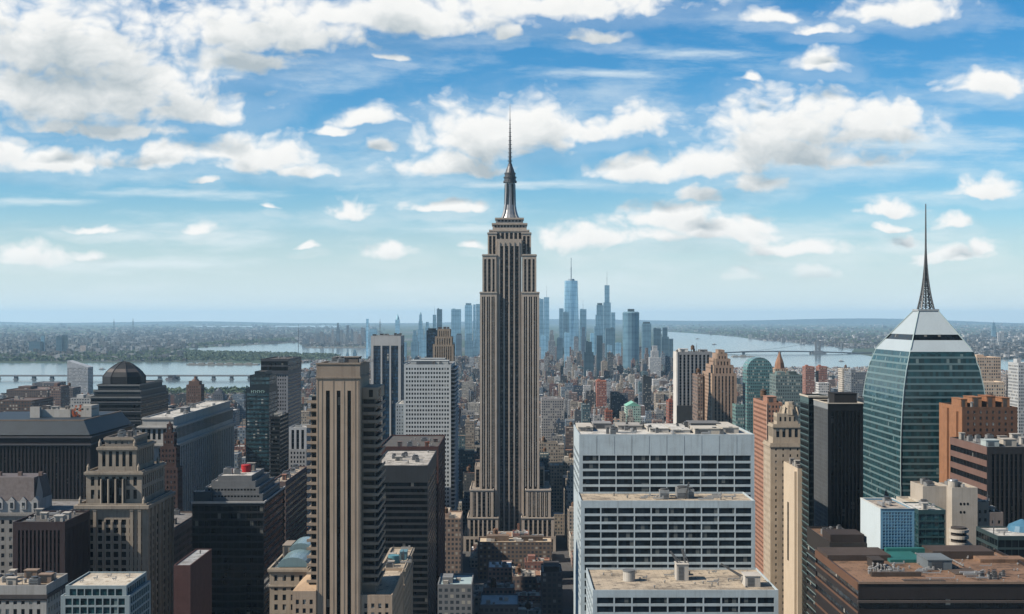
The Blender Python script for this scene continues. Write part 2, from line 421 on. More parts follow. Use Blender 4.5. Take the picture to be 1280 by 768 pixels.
    def block(s, x0, x1, y0, y1, z0, z1, sty, wm, gm=None, roof=None, side=None, par=0.9, cuts=None, name='wall', sp=None, left=None):
        if sp: s.spmat = sp
        W = MB(); OCC.append((x0, x1, y0, y1, z1))
        side = side or sty
        s.side(W, x0, x1, y0, y1, z0, z1, 'F', sty, gm, cuts=cuts)
        s.side(W, x0, x1, y0, y1, z0, z1, 'L', left or side, gm)
        s.side(W, x0, x1, y0, y1, z0, z1, 'R', side, gm)
        s.side(W, x0, x1, y0, y1, z0, z1, 'B', ('plain',), gm)
        if par > 0:
            t = 0.45
            for q in ((x0, x1, y0, y0 + t), (x0, x1, y1 - t, y1), (x0, x0 + t, y0 + t, y1 - t), (x1 - t, x1, y0 + t, y1 - t)):
                W.box(*q, z1 - .02, z1 + par)
        s.part(name, W, wm)
        rb = MB(); rb.face(((x0 + .01, y0 + .01, z1 - .05), (x1 - .01, y0 + .01, z1 - .05), (x1 - .01, y1 - .01, z1 - .05), (x0 + .01, y1 - .01, z1 - .05)))
        s.part('roof', rb, roof or roofing())
    def cornice(s, x0, x1, y0, y1, z, out, h, m, name='cornice'):
        q = MB(); q.box(x0 - out, x1 + out, y0 - out, y0 + .01, z, z + h); q.box(x0 - out, x0 + .01, y0 + .01, y1 + out, z, z + h); q.box(x1 - .01, x1 + out, y0 + .01, y1 + out, z, z + h)
        q.box(x0 - out * .5, x1 + out * .5, y0 - out * .5, y0 + .02, z - h * .6, z - .003)
        s.part(name, q, m)
    def done(s):
        by = {}
        for k, (mb, m) in s.win.items(): by.setdefault((k[0], m), []).append(mb)
        for (nm, m), l in by.items():
            l.sort(key=lambda q: (-(round(max(p[2] for p in q.v), 0)), min(p[1] for p in q.v)))
            for q in l[:100]: s.part(nm, q, m)
            if len(l) > 100:
                q = MB()
                for w in l[100:]:
                    i = len(q.v); q.v += w.v; q.f += [tuple(i + j for j in f) for f in w.f]; q.m += w.m; q.c += w.c
                s.part(nm, q, m, kind='stuff')
        return s
    # ---- roof plant
    def penthouse(s, x0, x1, y0, y1, z, h, m, louvre=True):
        q = MB(); q.box(x0, x1, y0, y1, z, z + h); o = s.part('penthouse', q, m)
        c = MB(); c.box(x0 - .25, x1 + .25, y0 - .25, y1 + .25, z + h, z + h + .35); s.part('coping', c, m, o)
        if louvre:
            l = MB(); w = x1 - x0
            for k in range(max(1, int(h / .6)) - 1): l.box(x0 + w * .15, x0 + w * .6, y0 - .12, y0 - .003, z + .5 + k * .6, z + .8 + k * .6)
            s.part('louvre', l, steel((.14, .14, .14)), o)
        return o
    def cooler(s, x, y, z, r=2.4, h=3.2):
        q = MB(); q.box(x - r, x + r, y - r, y + r, z, z + h); o = s.part('cooling_unit', q, steel((.42, .43, .43)))
        f = MB(); f.cyl(x, y, z + h, z + h + .7, r * .8, r * .8, 14); f.cyl(x, y, z + h + .7, z + h + .72, r * .7, r * .7, 14); s.part('fan_ring', f, steel((.12, .12, .12)), o)
        l = MB()
        for k in range(4): l.box(x - r * .85, x + r * .85, y - r - .08, y - r - .003, z + .4 + k * .65, z + .7 + k * .65)
        s.part('louvre', l, steel((.12, .12, .12)), o)
    def duct(s, x, y, z, L, along='x', w=.9):
        q = MB(); h = w
        if along == 'x': q.box(x, x + L, y, y + w, z + .5, z + .5 + h); q.box(x + L - w, x + L, y, y + w, z + .5 + h, z + 1.2 + h)
        else: q.box(x, x + w, y, y + L, z + .5, z + .5 + h); q.box(x, x + w, y, y + w, z + .5 + h, z + 1.2 + h)
        n = max(2, int(L / 3))
        for k in range(n):
            a = (k + .5) * L / n
            if along == 'x': q.box(x + a, x + a + .15, y + .1, y + w - .1, z, z + .5)
            else: q.box(x + .1, x + w - .1, y + a, y + a + .15, z, z + .5)
        s.part('duct', q, steel((.5, .5, .49)))
    def vent(s, x, y, z, h=1.4, r=.35):
        q = MB(); q.cyl(x, y, z, z + h, r, r, 8); q.cyl(x, y, z + h, z + h + .35, r * 1.7, r * .4, 8); s.part('roof_vent', q, steel((.38, .37, .35)))
    def tank(s, x, y, z, r=2.2, h=4.2, col=(.16, .10, .065), leg=3.0):
        q = MB(); q.cyl(x, y, z + leg, z + leg + h, r, r * .97, 16); o = s.part('water_tank', q, stone(col, streak=.6))
        c = MB(); c.cyl(x, y, z + leg + h, z + leg + h + r * .75, r * 1.08, .05, 16); s.part('tank_roof', c, stone((.10, .08, .07)), o)
        for a, b in ((-1, -1), (1, -1), (-1, 1), (1, 1)):
            l = MB(); l.beam((x + a * r * .65, y + b * r * .65, z), (x + a * r * .62, y + b * r * .62, z + leg + .02), .35); s.part('leg', l, steel((.1, .09, .08)), o)
    def mast(s, x, y, z, h, w=.35, col=(.18, .18, .19)):
        q = MB(); q.beam((x, y, z), (x, y, z + h), w); q.beam((x, y, z + h), (x, y, z + h * 1.15), w * .45)
        for k in (.55, .75, .9): q.beam((x - w * 3, y, z + h * k), (x + w * 3, y, z + h * k), w * .3)
        s.part('antenna', q, steel(col))
    def clutter(s, x0, x1, y0, y1, z, n=10, seed=1, big=True, colors=None):
        r = random.Random(seed); placed = []
        for k in range(n):
            for _ in range(12):
                x, y = r.uniform(x0 + 3, max(x0 + 3.1, x1 - 3)), r.uniform(y0 + 3, max(y0 + 3.1, y1 - 3))
                if all(abs(x - a) > 5 or abs(y - b) > 5 for a, b in placed): break
            else: continue
            placed.append((x, y)); t = r.random()
            if t < .28: s.cooler(x, y, z, r.uniform(1.2, 2.3), r.uniform(1.8, 3))
            elif t < .5 and big:
                w, d, h = r.uniform(2, 5), r.uniform(2, 4), r.uniform(2, 4)
                s.penthouse(x - w / 2, x + w / 2, y - d / 2, y + d / 2, z, h, stone(r.choice(colors or [(.42, .40, .36), (.30, .28, .26), (.5, .48, .44), (.22, .2, .19)])))
            elif t < .72: s.duct(x, y, z, r.uniform(3, 7), r.choice('xy'), r.uniform(.6, 1.1))
            else: s.vent(x, y, z, r.uniform(1, 2), r.uniform(.3, .55))

# ------------------------------------------------------------------ palette
G_DARK = glass((0.010, 0.014, 0.018), spec=.3)
G_BLUE = glass((0.02, 0.045, 0.07), blinds=0.06)
G_TEAL = glass((0.008, 0.030, 0.036), 0.07, 0.3, blinds=0.012, blindcol=(.12, .16, .16))
G_BLACK = glass((0.004, 0.006, 0.008), 0.14, 0.13, blinds=0.015, blindcol=(.12, .12, .11))
TAN_ROOF = roofing((0.50, 0.42, 0.32)); GREY_ROOF = roofing((0.24, 0.23, 0.22)); PALE_ROOF = roofing((0.62, 0.60, 0.55)); BROWN_ROOF = roofing((0.25, 0.15, 0.095), (0.10, 0.065, 0.045)); DARK_ROOF = roofing((0.10, 0.095, 0.09))

# ------------------------------------------------------------------ the great limestone skyscraper
def great_tower():
    Y = 1280; x = lambda p: X(p, Y); z = lambda p: Z(p, Y)
    b = Building('skyscraper', 'tallest stepped limestone skyscraper with metal mast and needle antenna in the middle', x(580), x(694), 1262, 1345, 'the spired skyscraper', 127)
    LS = stone((0.56, 0.48, 0.40), streak=0.45); g = glass((0.012, 0.014, 0.016), 0.2, 0.2, blinds=0.10, blindcol=(.2, .18, .15))
    spm = stone((0.115, 0.098, 0.085), streak=.3); C = lambda e=3: ('col', 4.3, 3.8, .66, .5, e)
    rf = roofing((.33, .29, .25))
    def blk(p0, p1, y0, y1, z0, zt, top=3, par=.8, sty=None): b.block(x(p0), x(p1), y0, y1, z0, zt, sty or C(top), LS, g, rf, par=par, sp=spm)
    blk(580, 694, 1262, 1345, 0, z(668), 2)
    blk(585, 623, 1266, 1338, z(668) + .01, z(645), 2); blk(652, 692, 1266, 1338, z(668) + .01, z(645), 2)
    blk(588, 617, 1269, 1334, z(645) + .01, z(611), 2); blk(657, 688, 1269, 1334, z(645) + .01, z(611), 2)
    blk(593, 600.5, 1290, 1330, z(611) + .01, z(586), 2); blk(674, 681, 1290, 1330, z(611) + .01, z(586), 2)
    # shaft: two shoulders and a recessed middle bay
    for a, c in ((600, 621), (652, 674)): blk(a, c, 1277, 1326, z(650), z(366), 4)
    for a, c in ((603, 620.5), (653, 670.5)): blk(a, c, 1279, 1324, z(366) + .01, z(319), 4)
    blk(621.02, 651.98, 1280.2, 1322, z(668) + .01, z(300), 5, sty=('col', 4.6, 3.8, .68, .5, 6))
    blk(609.5, 620.9, 1286, 1320, z(319) + .01, z(291), 3); blk(652.1, 664, 1286, 1320, z(319) + .01, z(291), 3)
    blk(612, 661, 1287, 1319, z(300) + 1.2, z(288), 2)
    b.block(x(615.5), x(658.5), 1289, 1317, z(288) + .01, z(279.5), ('grid', 3.2, 3.4, .55, .6), LS, g, rf)
    b.block(x(619.5), x(654), 1292, 1314, z(279.5) + .01, z(272.5), ('grid', 3.2, 2.8, .6, .6), stone((.36, .36, .35)), g, rf)
    b.done()
    for zz, a, c, y0, y1 in ((z(288), 611, 662, 1286.5, 1319.5), (z(279.5), 614.5, 659.5, 1288, 1318), (z(272.5), 618.5, 655, 1291, 1315)):
        q = MB(); q.box(x(a), x(c), y0, y1, zz - .6, zz + 1.0); b.part('cornice', q, LS)
    for p in (624.6, 630.6, 636.6, 642.8, 648.8):
        q = MB(); q.box(x(p) - .35, x(p) + .35, 1279.6, 1280.18, z(664), z(303)); b.part('fin', q, stone((.50, .46, .41), .5))
    for p0, p1, ya, pb, pt in ((600, 621, 1277, 608, 370), (652, 674, 1277, 608, 370), (603, 620.5, 1279, 363, 323), (653, 670.5, 1279, 363, 323), (588, 617, 1269, 643, 614), (657, 688, 1269, 643, 614)):
        n_ = round((x(p1) - x(p0) - 3) / 4.3)
        for k in range(n_): q = MB(); xx = x(p0) + min(2., (x(p1) - x(p0)) * .08) + (x(p1) - x(p0) - 2 * min(2., (x(p1) - x(p0)) * .08)) * (k + .5) / n_; q.box(xx - .28, xx + .28, ya - .1, ya + .7, z(pb), z(pt)); b.part('fin', q, stone((.50, .46, .41), .5))
    for a, c, ya, zz in ((600, 621, 1277, 366), (652, 674, 1277, 366), (603, 620.5, 1279, 319), (653, 670.5, 1279, 319), (588, 617, 1269, 611), (657, 688, 1269, 611), (585, 623, 1266, 645), (652, 692, 1266, 645), (609.5, 620.9, 1286, 291), (652.1, 664, 1286, 291)): b.cornice(x(a), x(c), ya, ya + 30, z(zz) - .6, .5, 1.0, stone((.55, .49, .42)))
    # mast: flared base, winged shaft, ringed drum, cone, needle
    mx, my = x(637.5), 1303; AL = steel((.40, .40, .40), .35); DK = steel((.10, .105, .115), .5)
    q = MB(); prof = [(272.5, 12.6), (268, 10.2), (262, 8.6), (254, 7.4), (240, 6.6), (227, 6.4)]
    for (p0, r0), (p1, r1) in zip(prof, prof[1:]): q.cyl(mx, my, z(p0) + 1, z(p1) + 1, r0 * .78, r1 * .78, 16, cap=False)
    sh = b.part('mast', q, AL)
    for k in range(4):
        f = MB(); a = math.pi / 4 + k * math.pi / 2; ca, sa = math.cos(a), math.sin(a)
        for (p0, r0), (p1, r1) in zip(prof, prof[1:]):
            i = len(f.v)
            for pp, rr in ((p0, r0), (p1, r1)):
                for q_, s_ in ((.3, -1), (1.13, -1), (1.13, 1), (.3, 1)):
                    rad = rr * .78 * q_ + (.25 if q_ > 1 else 0); f.v.append((mx + ca * rad - sa * s_ * .9, my + sa * rad + ca * s_ * .9, z(pp) + 1.01))
            for w in ((0,1,5,4),(1,2,6,5),(2,3,7,6),(3,0,4,7),(4,5,6,7)): f.f.append(tuple(i + j for j in w)); f.m.append(0); f.c.append(None)
        b.part('mast_wing', f, AL, sh)
    for k in range(8):
        g_ = MB(); a = k * math.pi / 4 + math.pi / 8
        if abs(math.sin(a)) > 0.2: g_.beam((mx + math.cos(a) * 5.7, my + math.sin(a) * 5.7, z(254)), (mx + math.cos(a) * 5.2, my + math.sin(a) * 5.2, z(228)), .9); b.part('window_strip', g_, g, sh)
    q = MB()
    for p0, p1, r in ((227, 224.5, 8.6), (224.5, 221, 7.4), (221, 219.5, 8.3), (219.5, 216, 6.8), (216, 214.5, 7.3)): q.cyl(mx, my, z(p0) + 1, z(p1) + .99, r * .78, r * .78, 20)
    b.part('observation_drum', q, DK)
    q = MB()
    for (p0, r0), (p1, r1) in zip([(214.5, 6.2), (210, 4.8), (206, 3.2), (203, 2.6)], [(210, 4.8), (206, 3.2), (203, 2.6)]): q.cyl(mx, my, z(p0) + 1, z(p1) + 1, r0 * .78, r1 * .78, 14)
    b.part('dome', q, DK)
    q = MB(); prof = [(203, 2.4), (196, 2.2), (186, 1.7), (175, 1.5), (160, 1.0), (150, .7), (127, .22)]
    for (p0, r0), (p1, r1) in zip(prof, prof[1:]): q.cyl(mx, my, z(p0) + 1, z(p1) + 1, r0 * .5, r1 * .5, 8)
    for k in range(22): p = 201 - k * 2.6; rr = np.interp(p, [127, 150, 160, 175, 186, 203], [.3, 1.1, 1.5, 2.1, 2.5, 3.3]) * .78 * (1 if k % 2 else .7); q.cyl(mx, my, z(p), z(p) + .7, rr, rr, 8)
    b.part('antenna', q, DK)
great_tower()

# ------------------------------------------------------------------ right: white slab in three steps
def white_slab():
    W = stone((0.52, 0.61, 0.655), 0.6, .35, streak=.4); g = glass((0.006, 0.011, 0.016), .1, .14, blinds=.05, blindcol=(.08, .09, .09))
    b = Building('office_slab', 'wide white office slab in three terraced steps with dark ribbon windows', X(724, 640), X(943, 640), 559, 698, 'the white terraced slab', 535)
    y0, zt = 640, Z(545, 640); x0, x1 = X(724, y0), X(943, y0); bw = (x1 - x0) / 10
    ST = ('each', bw, 3.82, .94, .70, 9.6)
    b.block(x0, x1, y0, 698, Z(622, y0) - 3, zt, ST, W, g, PALE_ROOF, side=('each', 9, 3.82, .93, .56, 9.6), par=.7)
    y1 = 609; z2 = Z(617, 640); a0, a1 = X(726, y1), X(944, y1)
    b.block(a0, a1, y1, 639.9, 0, z2, ('each', (a1 - a0) / 10, 3.75, .93, .71, 2.6), W, g, TAN_ROOF, side=('each', 9, 3.75, .9, .58, 2.6), par=.8)
    b.block(x0, x1, y0 + .01, 698, 0, Z(622, y0) - 3.01, ('plain',), W, g, par=0)
    y2 = 559; z3 = Z(712, 609); c0, c1 = X(741, y2), X(973, y2)
    b.block(c0, c1, y2, 608.9, 0, z3, ('each', (c1 - c0) / 10, 3.7, .92, .70, 2.4), W, g, TAN_ROOF, side=('each', 8, 3.7, .9, .6, 2.4), par=.8)
    b.done()
    q = MB()
    for k in range(1, 10): q.box(x0 + bw * k - .07, x0 + bw * k + .07, y0 - .05, y0 - .004, zt - 9, zt - .1)
    b.part('cladding_joint', q, stone((.2, .22, .24)))
    # roof plant
    z = z3; WB = stone((.58, .55, .50))
    cx, cy = X(787, 580), 583
    q = MB(); q.cyl(cx, cy, z, z + 4.3, 2.7, 2.7, 20); o = b.part('roof_drum', q, WB); q = MB(); q.cyl(cx, cy, z + 4.3, z + 4.9, 2.9, 2.9, 20); b.part('cap_ring', q, steel(), o)
    b.penthouse(X(845, 585), X(860, 585), 583, 590, z, 7.0, WB); b.cooler(X(849, 596), 596, z, 2, 4)
    b.penthouse(X(931, 570), X(950, 570), 569, 578, z, 4.6, WB)
    for a in ((X(848, 586), 586, z + 7, X(838, 586), z + 12.5), (X(857, 586), 586, z + 7, X(851, 590), z + 13.5), (X(926, 575), 575, z + 3.5, X(899, 580), z + 9)):
        m_ = MB(); m_.beam(a[:3], (a[3], a[1], a[4]), .8); m_.beam((a[0] + 1.4, a[1], a[2]), (a[3] + .6, a[1], a[4] - .4), .35)
        for k in range(6): t = k / 6; m_.beam((a[0] + 1.4 + (a[3] - a[0] - .8) * t, a[1], a[2] + (a[4] - a[2]) * t), (a[0] + (a[3] - a[0]) * (t + .1), a[1], a[2] + (a[4] - a[2]) * (t + .1)), .2)
        b.part('maintenance_crane', m_, steel((.2, .2, .2)))
    rr = random.Random(3)
    for k in range(22): b.vent(X(rr.uniform(755, 950), 580), rr.uniform(565, 602), z, rr.uniform(.5, 1.3), .3)
    for k in range(6): b.duct(X(rr.uniform(800, 915), 580), rr.uniform(566, 600), z, rr.uniform(2, 5), 'x', .5)
    z = z2
    b.cooler(X(830, 622), 622, z, 2.2, 4.2); b.cooler(X(853, 622), 624, z, 2.8, 5); b.cooler(X(862, 624), 626, z, 2.2, 4)
    m_ = MB(); m_.beam((X(857, 620), 620, z), (X(861, 620), 620, z + 8), .6); m_.beam((X(848, 620), 620, z + 5), (X(862, 620), 620, z + 6.5), .5); b.part('maintenance_crane', m_, steel((.12, .12, .12)))
    for p in (800, 806, 815, 838, 870, 880, 893, 905, 815, 885): b.duct(X(p, 622), rr.uniform(614, 632), z, rr.uniform(3, 8), 'x', .7)
    for p in (770, 785, 822, 866, 900, 915): b.vent(X(p, 620), rr.uniform(613, 634), z, 1.2, .4)
    z = zt; CR = stone((.60, .56, .49))
    for p0, p1, ya, yb, h, m_ in ((726, 745, 665, 690, 2.0, CR), (748, 772, 680, 694, 2.6, stone((.3, .3, .3))), (780, 812, 676, 696, 1.8, stone((.42, .4, .37))), (818, 842, 660, 690, 1.6, PALE_ROOF), (846, 868, 655, 692, 1.4, PALE_ROOF), (872, 905, 650, 668, 2.4, CR), (876, 915, 676, 693, 3.0, stone((.2, .2, .2))), (910, 930, 655, 690, 2.5, CR)):
        b.penthouse(X(p0, 640), X(p1, 640), ya, yb, z, h, m_)
    for k in range(40): b.cooler(X(rr.uniform(735, 930), 650), rr.uniform(646, 692), z, rr.uniform(.7, 1.5), rr.uniform(1.2, 2.6)) if k % 3 else b.duct(X(rr.uniform(735, 915), 650), rr.uniform(644, 690), z, rr.uniform(4, 10), 'xy'[k % 2], .9)
white_slab()

# ------------------------------------------------------------------ right: faceted glass tower with lattice mast
def faceted_tower():
    b = Building('glass_tower', 'tapering teal glass tower with faceted white crown and tall lattice mast', 237, 291, 800, 893, 'the faceted glass tower', 256)
    zb, ze, zt = Z(625, 800), Z(440, 802), Z(389, 815)
    bot = [(237, 800), (291, 800), (291, 893), (237, 893)]; eav = [(243.3, 802), (282, 802), (282, 880), (243.3, 880)]; top = [(252.5, 815), (264.5, 815), (264.5, 826), (252.5, 826)]
    def at(z):
        if z <= zb: return bot
        if z <= ze: t = ((z - zb) / (ze - zb)) ** 3.6; return [(a[0] + (c[0] - a[0]) * t, a[1] + (c[1] - a[1]) * t) for a, c in zip(bot, eav)]
        t = (z - ze) / (zt - ze); return [(a[0] + (c[0] - a[0]) * t, a[1] + (c[1] - a[1]) * t) for a, c in zip(eav, top)]
    def off(p, d): cx = sum(q[0] for q in p) / 4; cy = sum(q[1] for q in p) / 4; return [(x + (d if x > cx else -d), y + (d if y > cy else -d)) for x, y in p]
    q = MB(); q.ring(bot, 0, bot, max(1, zb - 40), cap=False); b.part('wall', q, stone((.2, .24, .25)))
    z = ze; k = 0; sp = stone((.15, .235, .25), .35, .15, streak=.1, spec=.25)
    while z > zb - 40:
        z0 = z - 4.05
        w = MB(); w.ring(at(z0 + 1.15), z0 + 1.15, at(z), z, cap=False); b.part('window_band', w, G_TEAL)
        s_ = MB(); s_.ring(off(at(z0), .10), z0, off(at(z0 + 1.15), .10), z0 + 1.15, cap=True); b.part('spandrel_panel', s_, sp)
        z = z0; k += 1
    crown = stone((.46, .53, .56), .4, .12, streak=.15, spec=.5)
    for lo, hi, m_, n_ in ((ze, Z(425.5, 806), crown, 'crown'), (Z(425.5, 806), Z(418.5, 807), G_BLACK, 'window_band'), (Z(418.5, 807), zt, crown, 'crown')):
        q = MB(); a, c = at(lo), at(hi)
        if m_ is G_BLACK: a, c = off(a, -.25), off(c, -.25)
        q.ring(a, lo, c, hi); b.part(n_, q, m_)
    q = MB()
    for i in range(4):
        zz = zb - 40
        while zz < zt - 1:
            zn = min(zz + 12, zt); p, r = off(at(zz), .12)[i], off(at(zn), .12)[i]; q.beam((*p, zz), (*r, zn), .55); zz = zn
    b.part('corner_trim', q, stone((.36, .46, .47), .4, .1))
    q = MB(); e = at(zt); q.box(e[0][0] - .5, e[1][0] + .5, e[0][1] - .5, e[2][1] + .5, zt + .01, zt + 1.2); b.part('roof', q, stone((.4, .44, .46)))
    # lattice mast
    mx, my, r0, H = 258.6, 820.5, 3.7, Z(256, 820) - zt - 1.2; zb_ = zt + 1.2; S = steel((.10, .105, .11), .5)
    rad = lambda t: r0 * max(.04, (1 - t) ** 3.6) + .25 * (1 - t)
    o = None; q = MB(); N = 22
    ts = [1 - (1 - k / N) ** 1.25 for k in range(N + 1)]
    cor = lambda t, i: (mx + rad(t) * (1, 1, -1, -1)[i % 4], my + rad(t) * (1, -1, -1, 1)[i % 4], zb_ + H * t)
    for a, c in zip(ts, ts[1:]):
        for i in range(4):
            q.beam(cor(a, i), cor(c, i), .55 * (1 - a) + .18)
            if a < .93: q.beam(cor(a, i), cor(c, i + 1), .28 * (1 - a) + .1); q.beam(cor(a, i + 1), cor(c, i), .28 * (1 - a) + .1); q.beam(cor(c, i), cor(c, i + 1), .3 * (1 - a) + .1)
    q.beam((mx, my, zb_), (mx, my, zb_ + H * .75), .7); q.beam((mx, my, zb_ + H * .9), (mx, my, zb_ + H * 1.01), .35)
    b.part('lattice_mast', q, S)
faceted_tower()

# ------------------------------------------------------------------ right foreground
def right_front():
    # brown roofed block at the bottom
    Y = 470; x0, z = X(1073, Y), Z(731, Y); x1 = X(1330, Y)
    BR = stone((.155, .085, .055), .6, .3); g = glass((.01, .012, .014), .12, .4, blinds=.02)
    b = Building('office_block', 'low dark brown office block with broad rust brown roof and teal roof deck', x0, x1, 470, 536, 'the rust roofed brown block', 690)
    b.block(x0, x1, 470, 536, 0, z, ('band', 5, 6.2, .55, 5.2), stone((.035, .03, .03), .5, .3), g, BROWN_ROOF, par=1.0, left=('band', 6, 5.4, .42, 2.2))
    b.done()
    q = MB(); q.box(x0 - .35, x0 - .003, 470, 536, z - 2.1, z + 1.0)
    for k in range(6): q.box(x0 - .30, x0 - .003, 470, 536, z - 5.1 - 5.4 * k, z - 3.0 - 5.4 * k + (-1.4))
    b.part('fascia_band', q, BR)
    q = MB(); q.box(x0 - .2, x1, 469.6, 469.98, z + .3, z + 1.1); b.part('coping', q, stone((.28, .2, .15)))
    q = MB(); q.box(x0 - .4, x1, 469.2, 469.97, z - 6.4, z - 5.6); b.part('ledge', q, stone((.1, .085, .08)))
    q = MB(); q.box(X(1113, 512), X(1156, 512), 512, 530, z, z + 1.2, mt=0); q.box(X(1108, 530), X(1158, 530), 530, 533, z, z + 2.4); b.part('roof_deck', q, stone((.035, .17, .16), .6, .4))
    b.penthouse(X(1160, 497), X(1190, 497), 497, 511, z, 3.6, stone((.17, .20, .22)))
    b.penthouse(X(1045, 500) + 14, X(1105, 500), 500, 508, z, 3.0, stone((.06, .05, .045)), False)
    r = random.Random(5)
    for k in range(46):                        # pale tangle of units at the left end of the roof
        px, yy = r.uniform(1086, 1118), r.uniform(486, 502); b.vent(X(px, yy), yy, z, r.uniform(.6, 2.2), r.uniform(.2, .45))
    for k in range(9): px, yy = r.uniform(1100, 1170), r.uniform(490, 497); b.duct(X(px, yy), yy, z, r.uniform(2, 5), 'x', .6)
    for k in range(9): px, yy = r.uniform(1225, 1255), r.uniform(478, 486); b.cooler(X(px, yy), yy, z, r.uniform(.5, .9), r.uniform(.8, 1.6))
    b.duct(X(1205, 484), 484, z, 5, 'x'); b.duct(X(1200, 488), 488, z, 9, 'x', .7)
    for k in range(30): px, yy = r.uniform(1085, 1290), r.uniform(474, 531); b.vent(X(px, yy), yy, z, r.uniform(.3, .9), r.uniform(.12, .3))
    for k in range(14): px, yy = r.uniform(1090, 1270), r.uniform(476, 528); b.duct(X(px, yy), yy, z, r.uniform(3, 14), 'xy'[k % 3 == 0], r.uniform(.2, .45))
    q = MB()
    for k in range(44): q.box(x0 + 2 + k * 4, x0 + 2.06 + k * 4, 472.0, 472.06, z, z + 1.15)
    q.box(x0 + 2, x0 + 176, 472.01, 472.05, z + 1.15, z + 1.2); q.box(x0 + 2, x0 + 176, 472.01, 472.05, z + .6, z + .64); b.part('railing', q, steel((.25, .25, .25)))
    q = MB(); q.box(X(1030, 522), X(1108, 522), 516, 534, z, z + 2.2); b.part('roof_step', q, stone((.085, .065, .055), .8, .5)); q = MB(); q.box(X(1162, 524), X(1238, 524), 520, 534, z, z + 3.0); b.part('roof_step', q, stone((.085, .065, .055), .8, .5))
    q = MB(); q.box(X(1088, 486), X(1150, 486), 484.5, 486, z, z + 1.6); b.part('roof_kerb', q, stone((.11, .085, .07), .9, .5)); q = MB(); q.box(X(1128, 478), X(1180, 478), 476, 479, z, z + .25); b.part('roof_patch', q, stone((.11, .085, .07), .9, .5)); q = MB(); q.box(X(1190, 492), X(1222, 492), 488, 500, z, z + .3); b.part('roof_patch', q, stone((.11, .085, .07), .9, .5))
    q = MB(); q.box(X(1222, 515), X(1280, 515), 512, 520, z, z + 1.3); b.part('roof_step', q, BROWN_ROOF)
    # teal banded block to its left
    Y = 560; x0, z = X(1037, Y), Z(681, Y); x1 = 151.0
    b = Building('office_block', 'teal glass office block with brown roof and white roof plant', x0, x1, 560, 603, 'the teal sided block', 658)
    b.block(x0, x1, 560, 603, 0, z, ('band', 4, 3.9, .62, 7), stone((.05, .045, .042), .5), g, BROWN_ROOF, par=.9, left=('band', 4, 3.9, .66, 6.8))
    b.done()
    q = MB()
    for k in range(14): q.box(x0 - .22, x0 - .003, 560, 603, z - 7.3 - 3.9 * k, z - 6.95 - 3.9 * k)
    b.part('sill_band', q, stone((.20, .27, .27), .5))
    q = MB(); q.box(x0 + .5, x1 - .6, 560.6, 575, z, z + 4.2); b.part('penthouse', q, stone((.05, .04, .038)))
    for k in range(16): px, yy = r.uniform(1030, 1062), r.uniform(578, 598); (b.cooler if k % 2 else lambda x_, y_, z_, r_, h_: b.duct(x_, y_, z_, 3, 'x', .8))(min(X(px, yy), x1 - 3), yy, z, r.uniform(.7, 1.3), r.uniform(1.2, 2.6))
    # blue white box
    Y = 540; x0, x1, z = 151.6, X(1143, Y), Z(638, Y)
    b = Building('glass_block', 'pale blue box building with blank white side and dimpled glass front', x0, x1, 540, 571, 'the pale blue box', 625)
    g2 = glass((.05, .14, .22), .15, .7, blinds=.0, cell=(1.2, 1.2, 1.2))
    b.block(x0, x1, 540, 571, 0, z, ('grid', 1.25, 1.25, .8, .78, .8), stone((.16, .33, .46), .4, .1, streak=.1), g2, roofing((.42, .36, .30)), par=.6, left=('plain',))
    b.done(); q = MB(); q.box(x0 - .05, x0 - .004, 540.02, 571, z - 30, z + .61); b.part('side_panel', q, stone((.60, .68, .71), .6, .12, streak=.12))
    q = MB()
    for a in ((x0 - .1, x1 + .1, 539.7, 540.4), (x0 - .1, x1 + .1, 570.6, 571.3), (x0 - .1, x0 + .6, 540.4, 570.6), (x1 - .6, x1 + .1, 540.4, 570.6)): q.box(*a, z + .61, z + .9)
    b.part('coping', q, stone((.66, .66, .62)))
    b.duct(x0 + 3, 548, z, 8, 'y'); b.duct(x0 + 7, 552, z, 6, 'y'); b.cooler(x0 + 9, 562, z, 1.6, 1.8)
    # teal dark block beside it
    Y = 600; x0, x1, z = X(1148, Y), X(1182, Y), Z(639, Y)
    b = Building('glass_block', 'dark teal glass block between the pale blue box and beige plant towers', x0, x1, 600, 626, 'the dark teal block', 636)
    b.block(x0, x1, 600, 626, 0, z, ('band', 3, 3.6, .8, 1.5), stone((.04, .09, .10), .4), G_TEAL, PALE_ROOF, par=.5); b.done(); b.clutter(x0, x1, 600, 626, z, 5, 4)
    # beige plant towers
    Y = 632; CB = stone((.50, .45, .385), .8, .3, streak=.4)
    b = Building('plant_tower', 'blank beige masonry tower with rooftop tank and small round openings', X(1181, Y), X(1222, Y), 632, 652, 'the beige plant tower', 605)
    x0, x1, z = X(1190, Y), X(1222, Y), Z(612, Y)
    b.block(x0, x1, 632, 652, 0, z, ('plain',), CB, None, TAN_ROOF); b.block(X(1160, Y) , x0 - .02, 640, 660, 0, Z(607, 650), ('plain',), CB, None, TAN_ROOF)
    b.block(X(1143, Y), X(1160, Y) - .02, 640, 662, 0, Z(627, 650), ('plain',), stone((.56, .52, .45)), None, TAN_ROOF)
    q = MB(); q.cyl(x0 + 3, 640, z, z + 3.2, 2.3, 2.3, 18); o = b.part('water_tank', q, stone((.5, .46, .4))); q = MB(); q.cyl(x0 + 3, 640, z + 3.2, z + 3.9, 2.5, 2.2, 18); b.part('tank_roof', q, steel(), o)
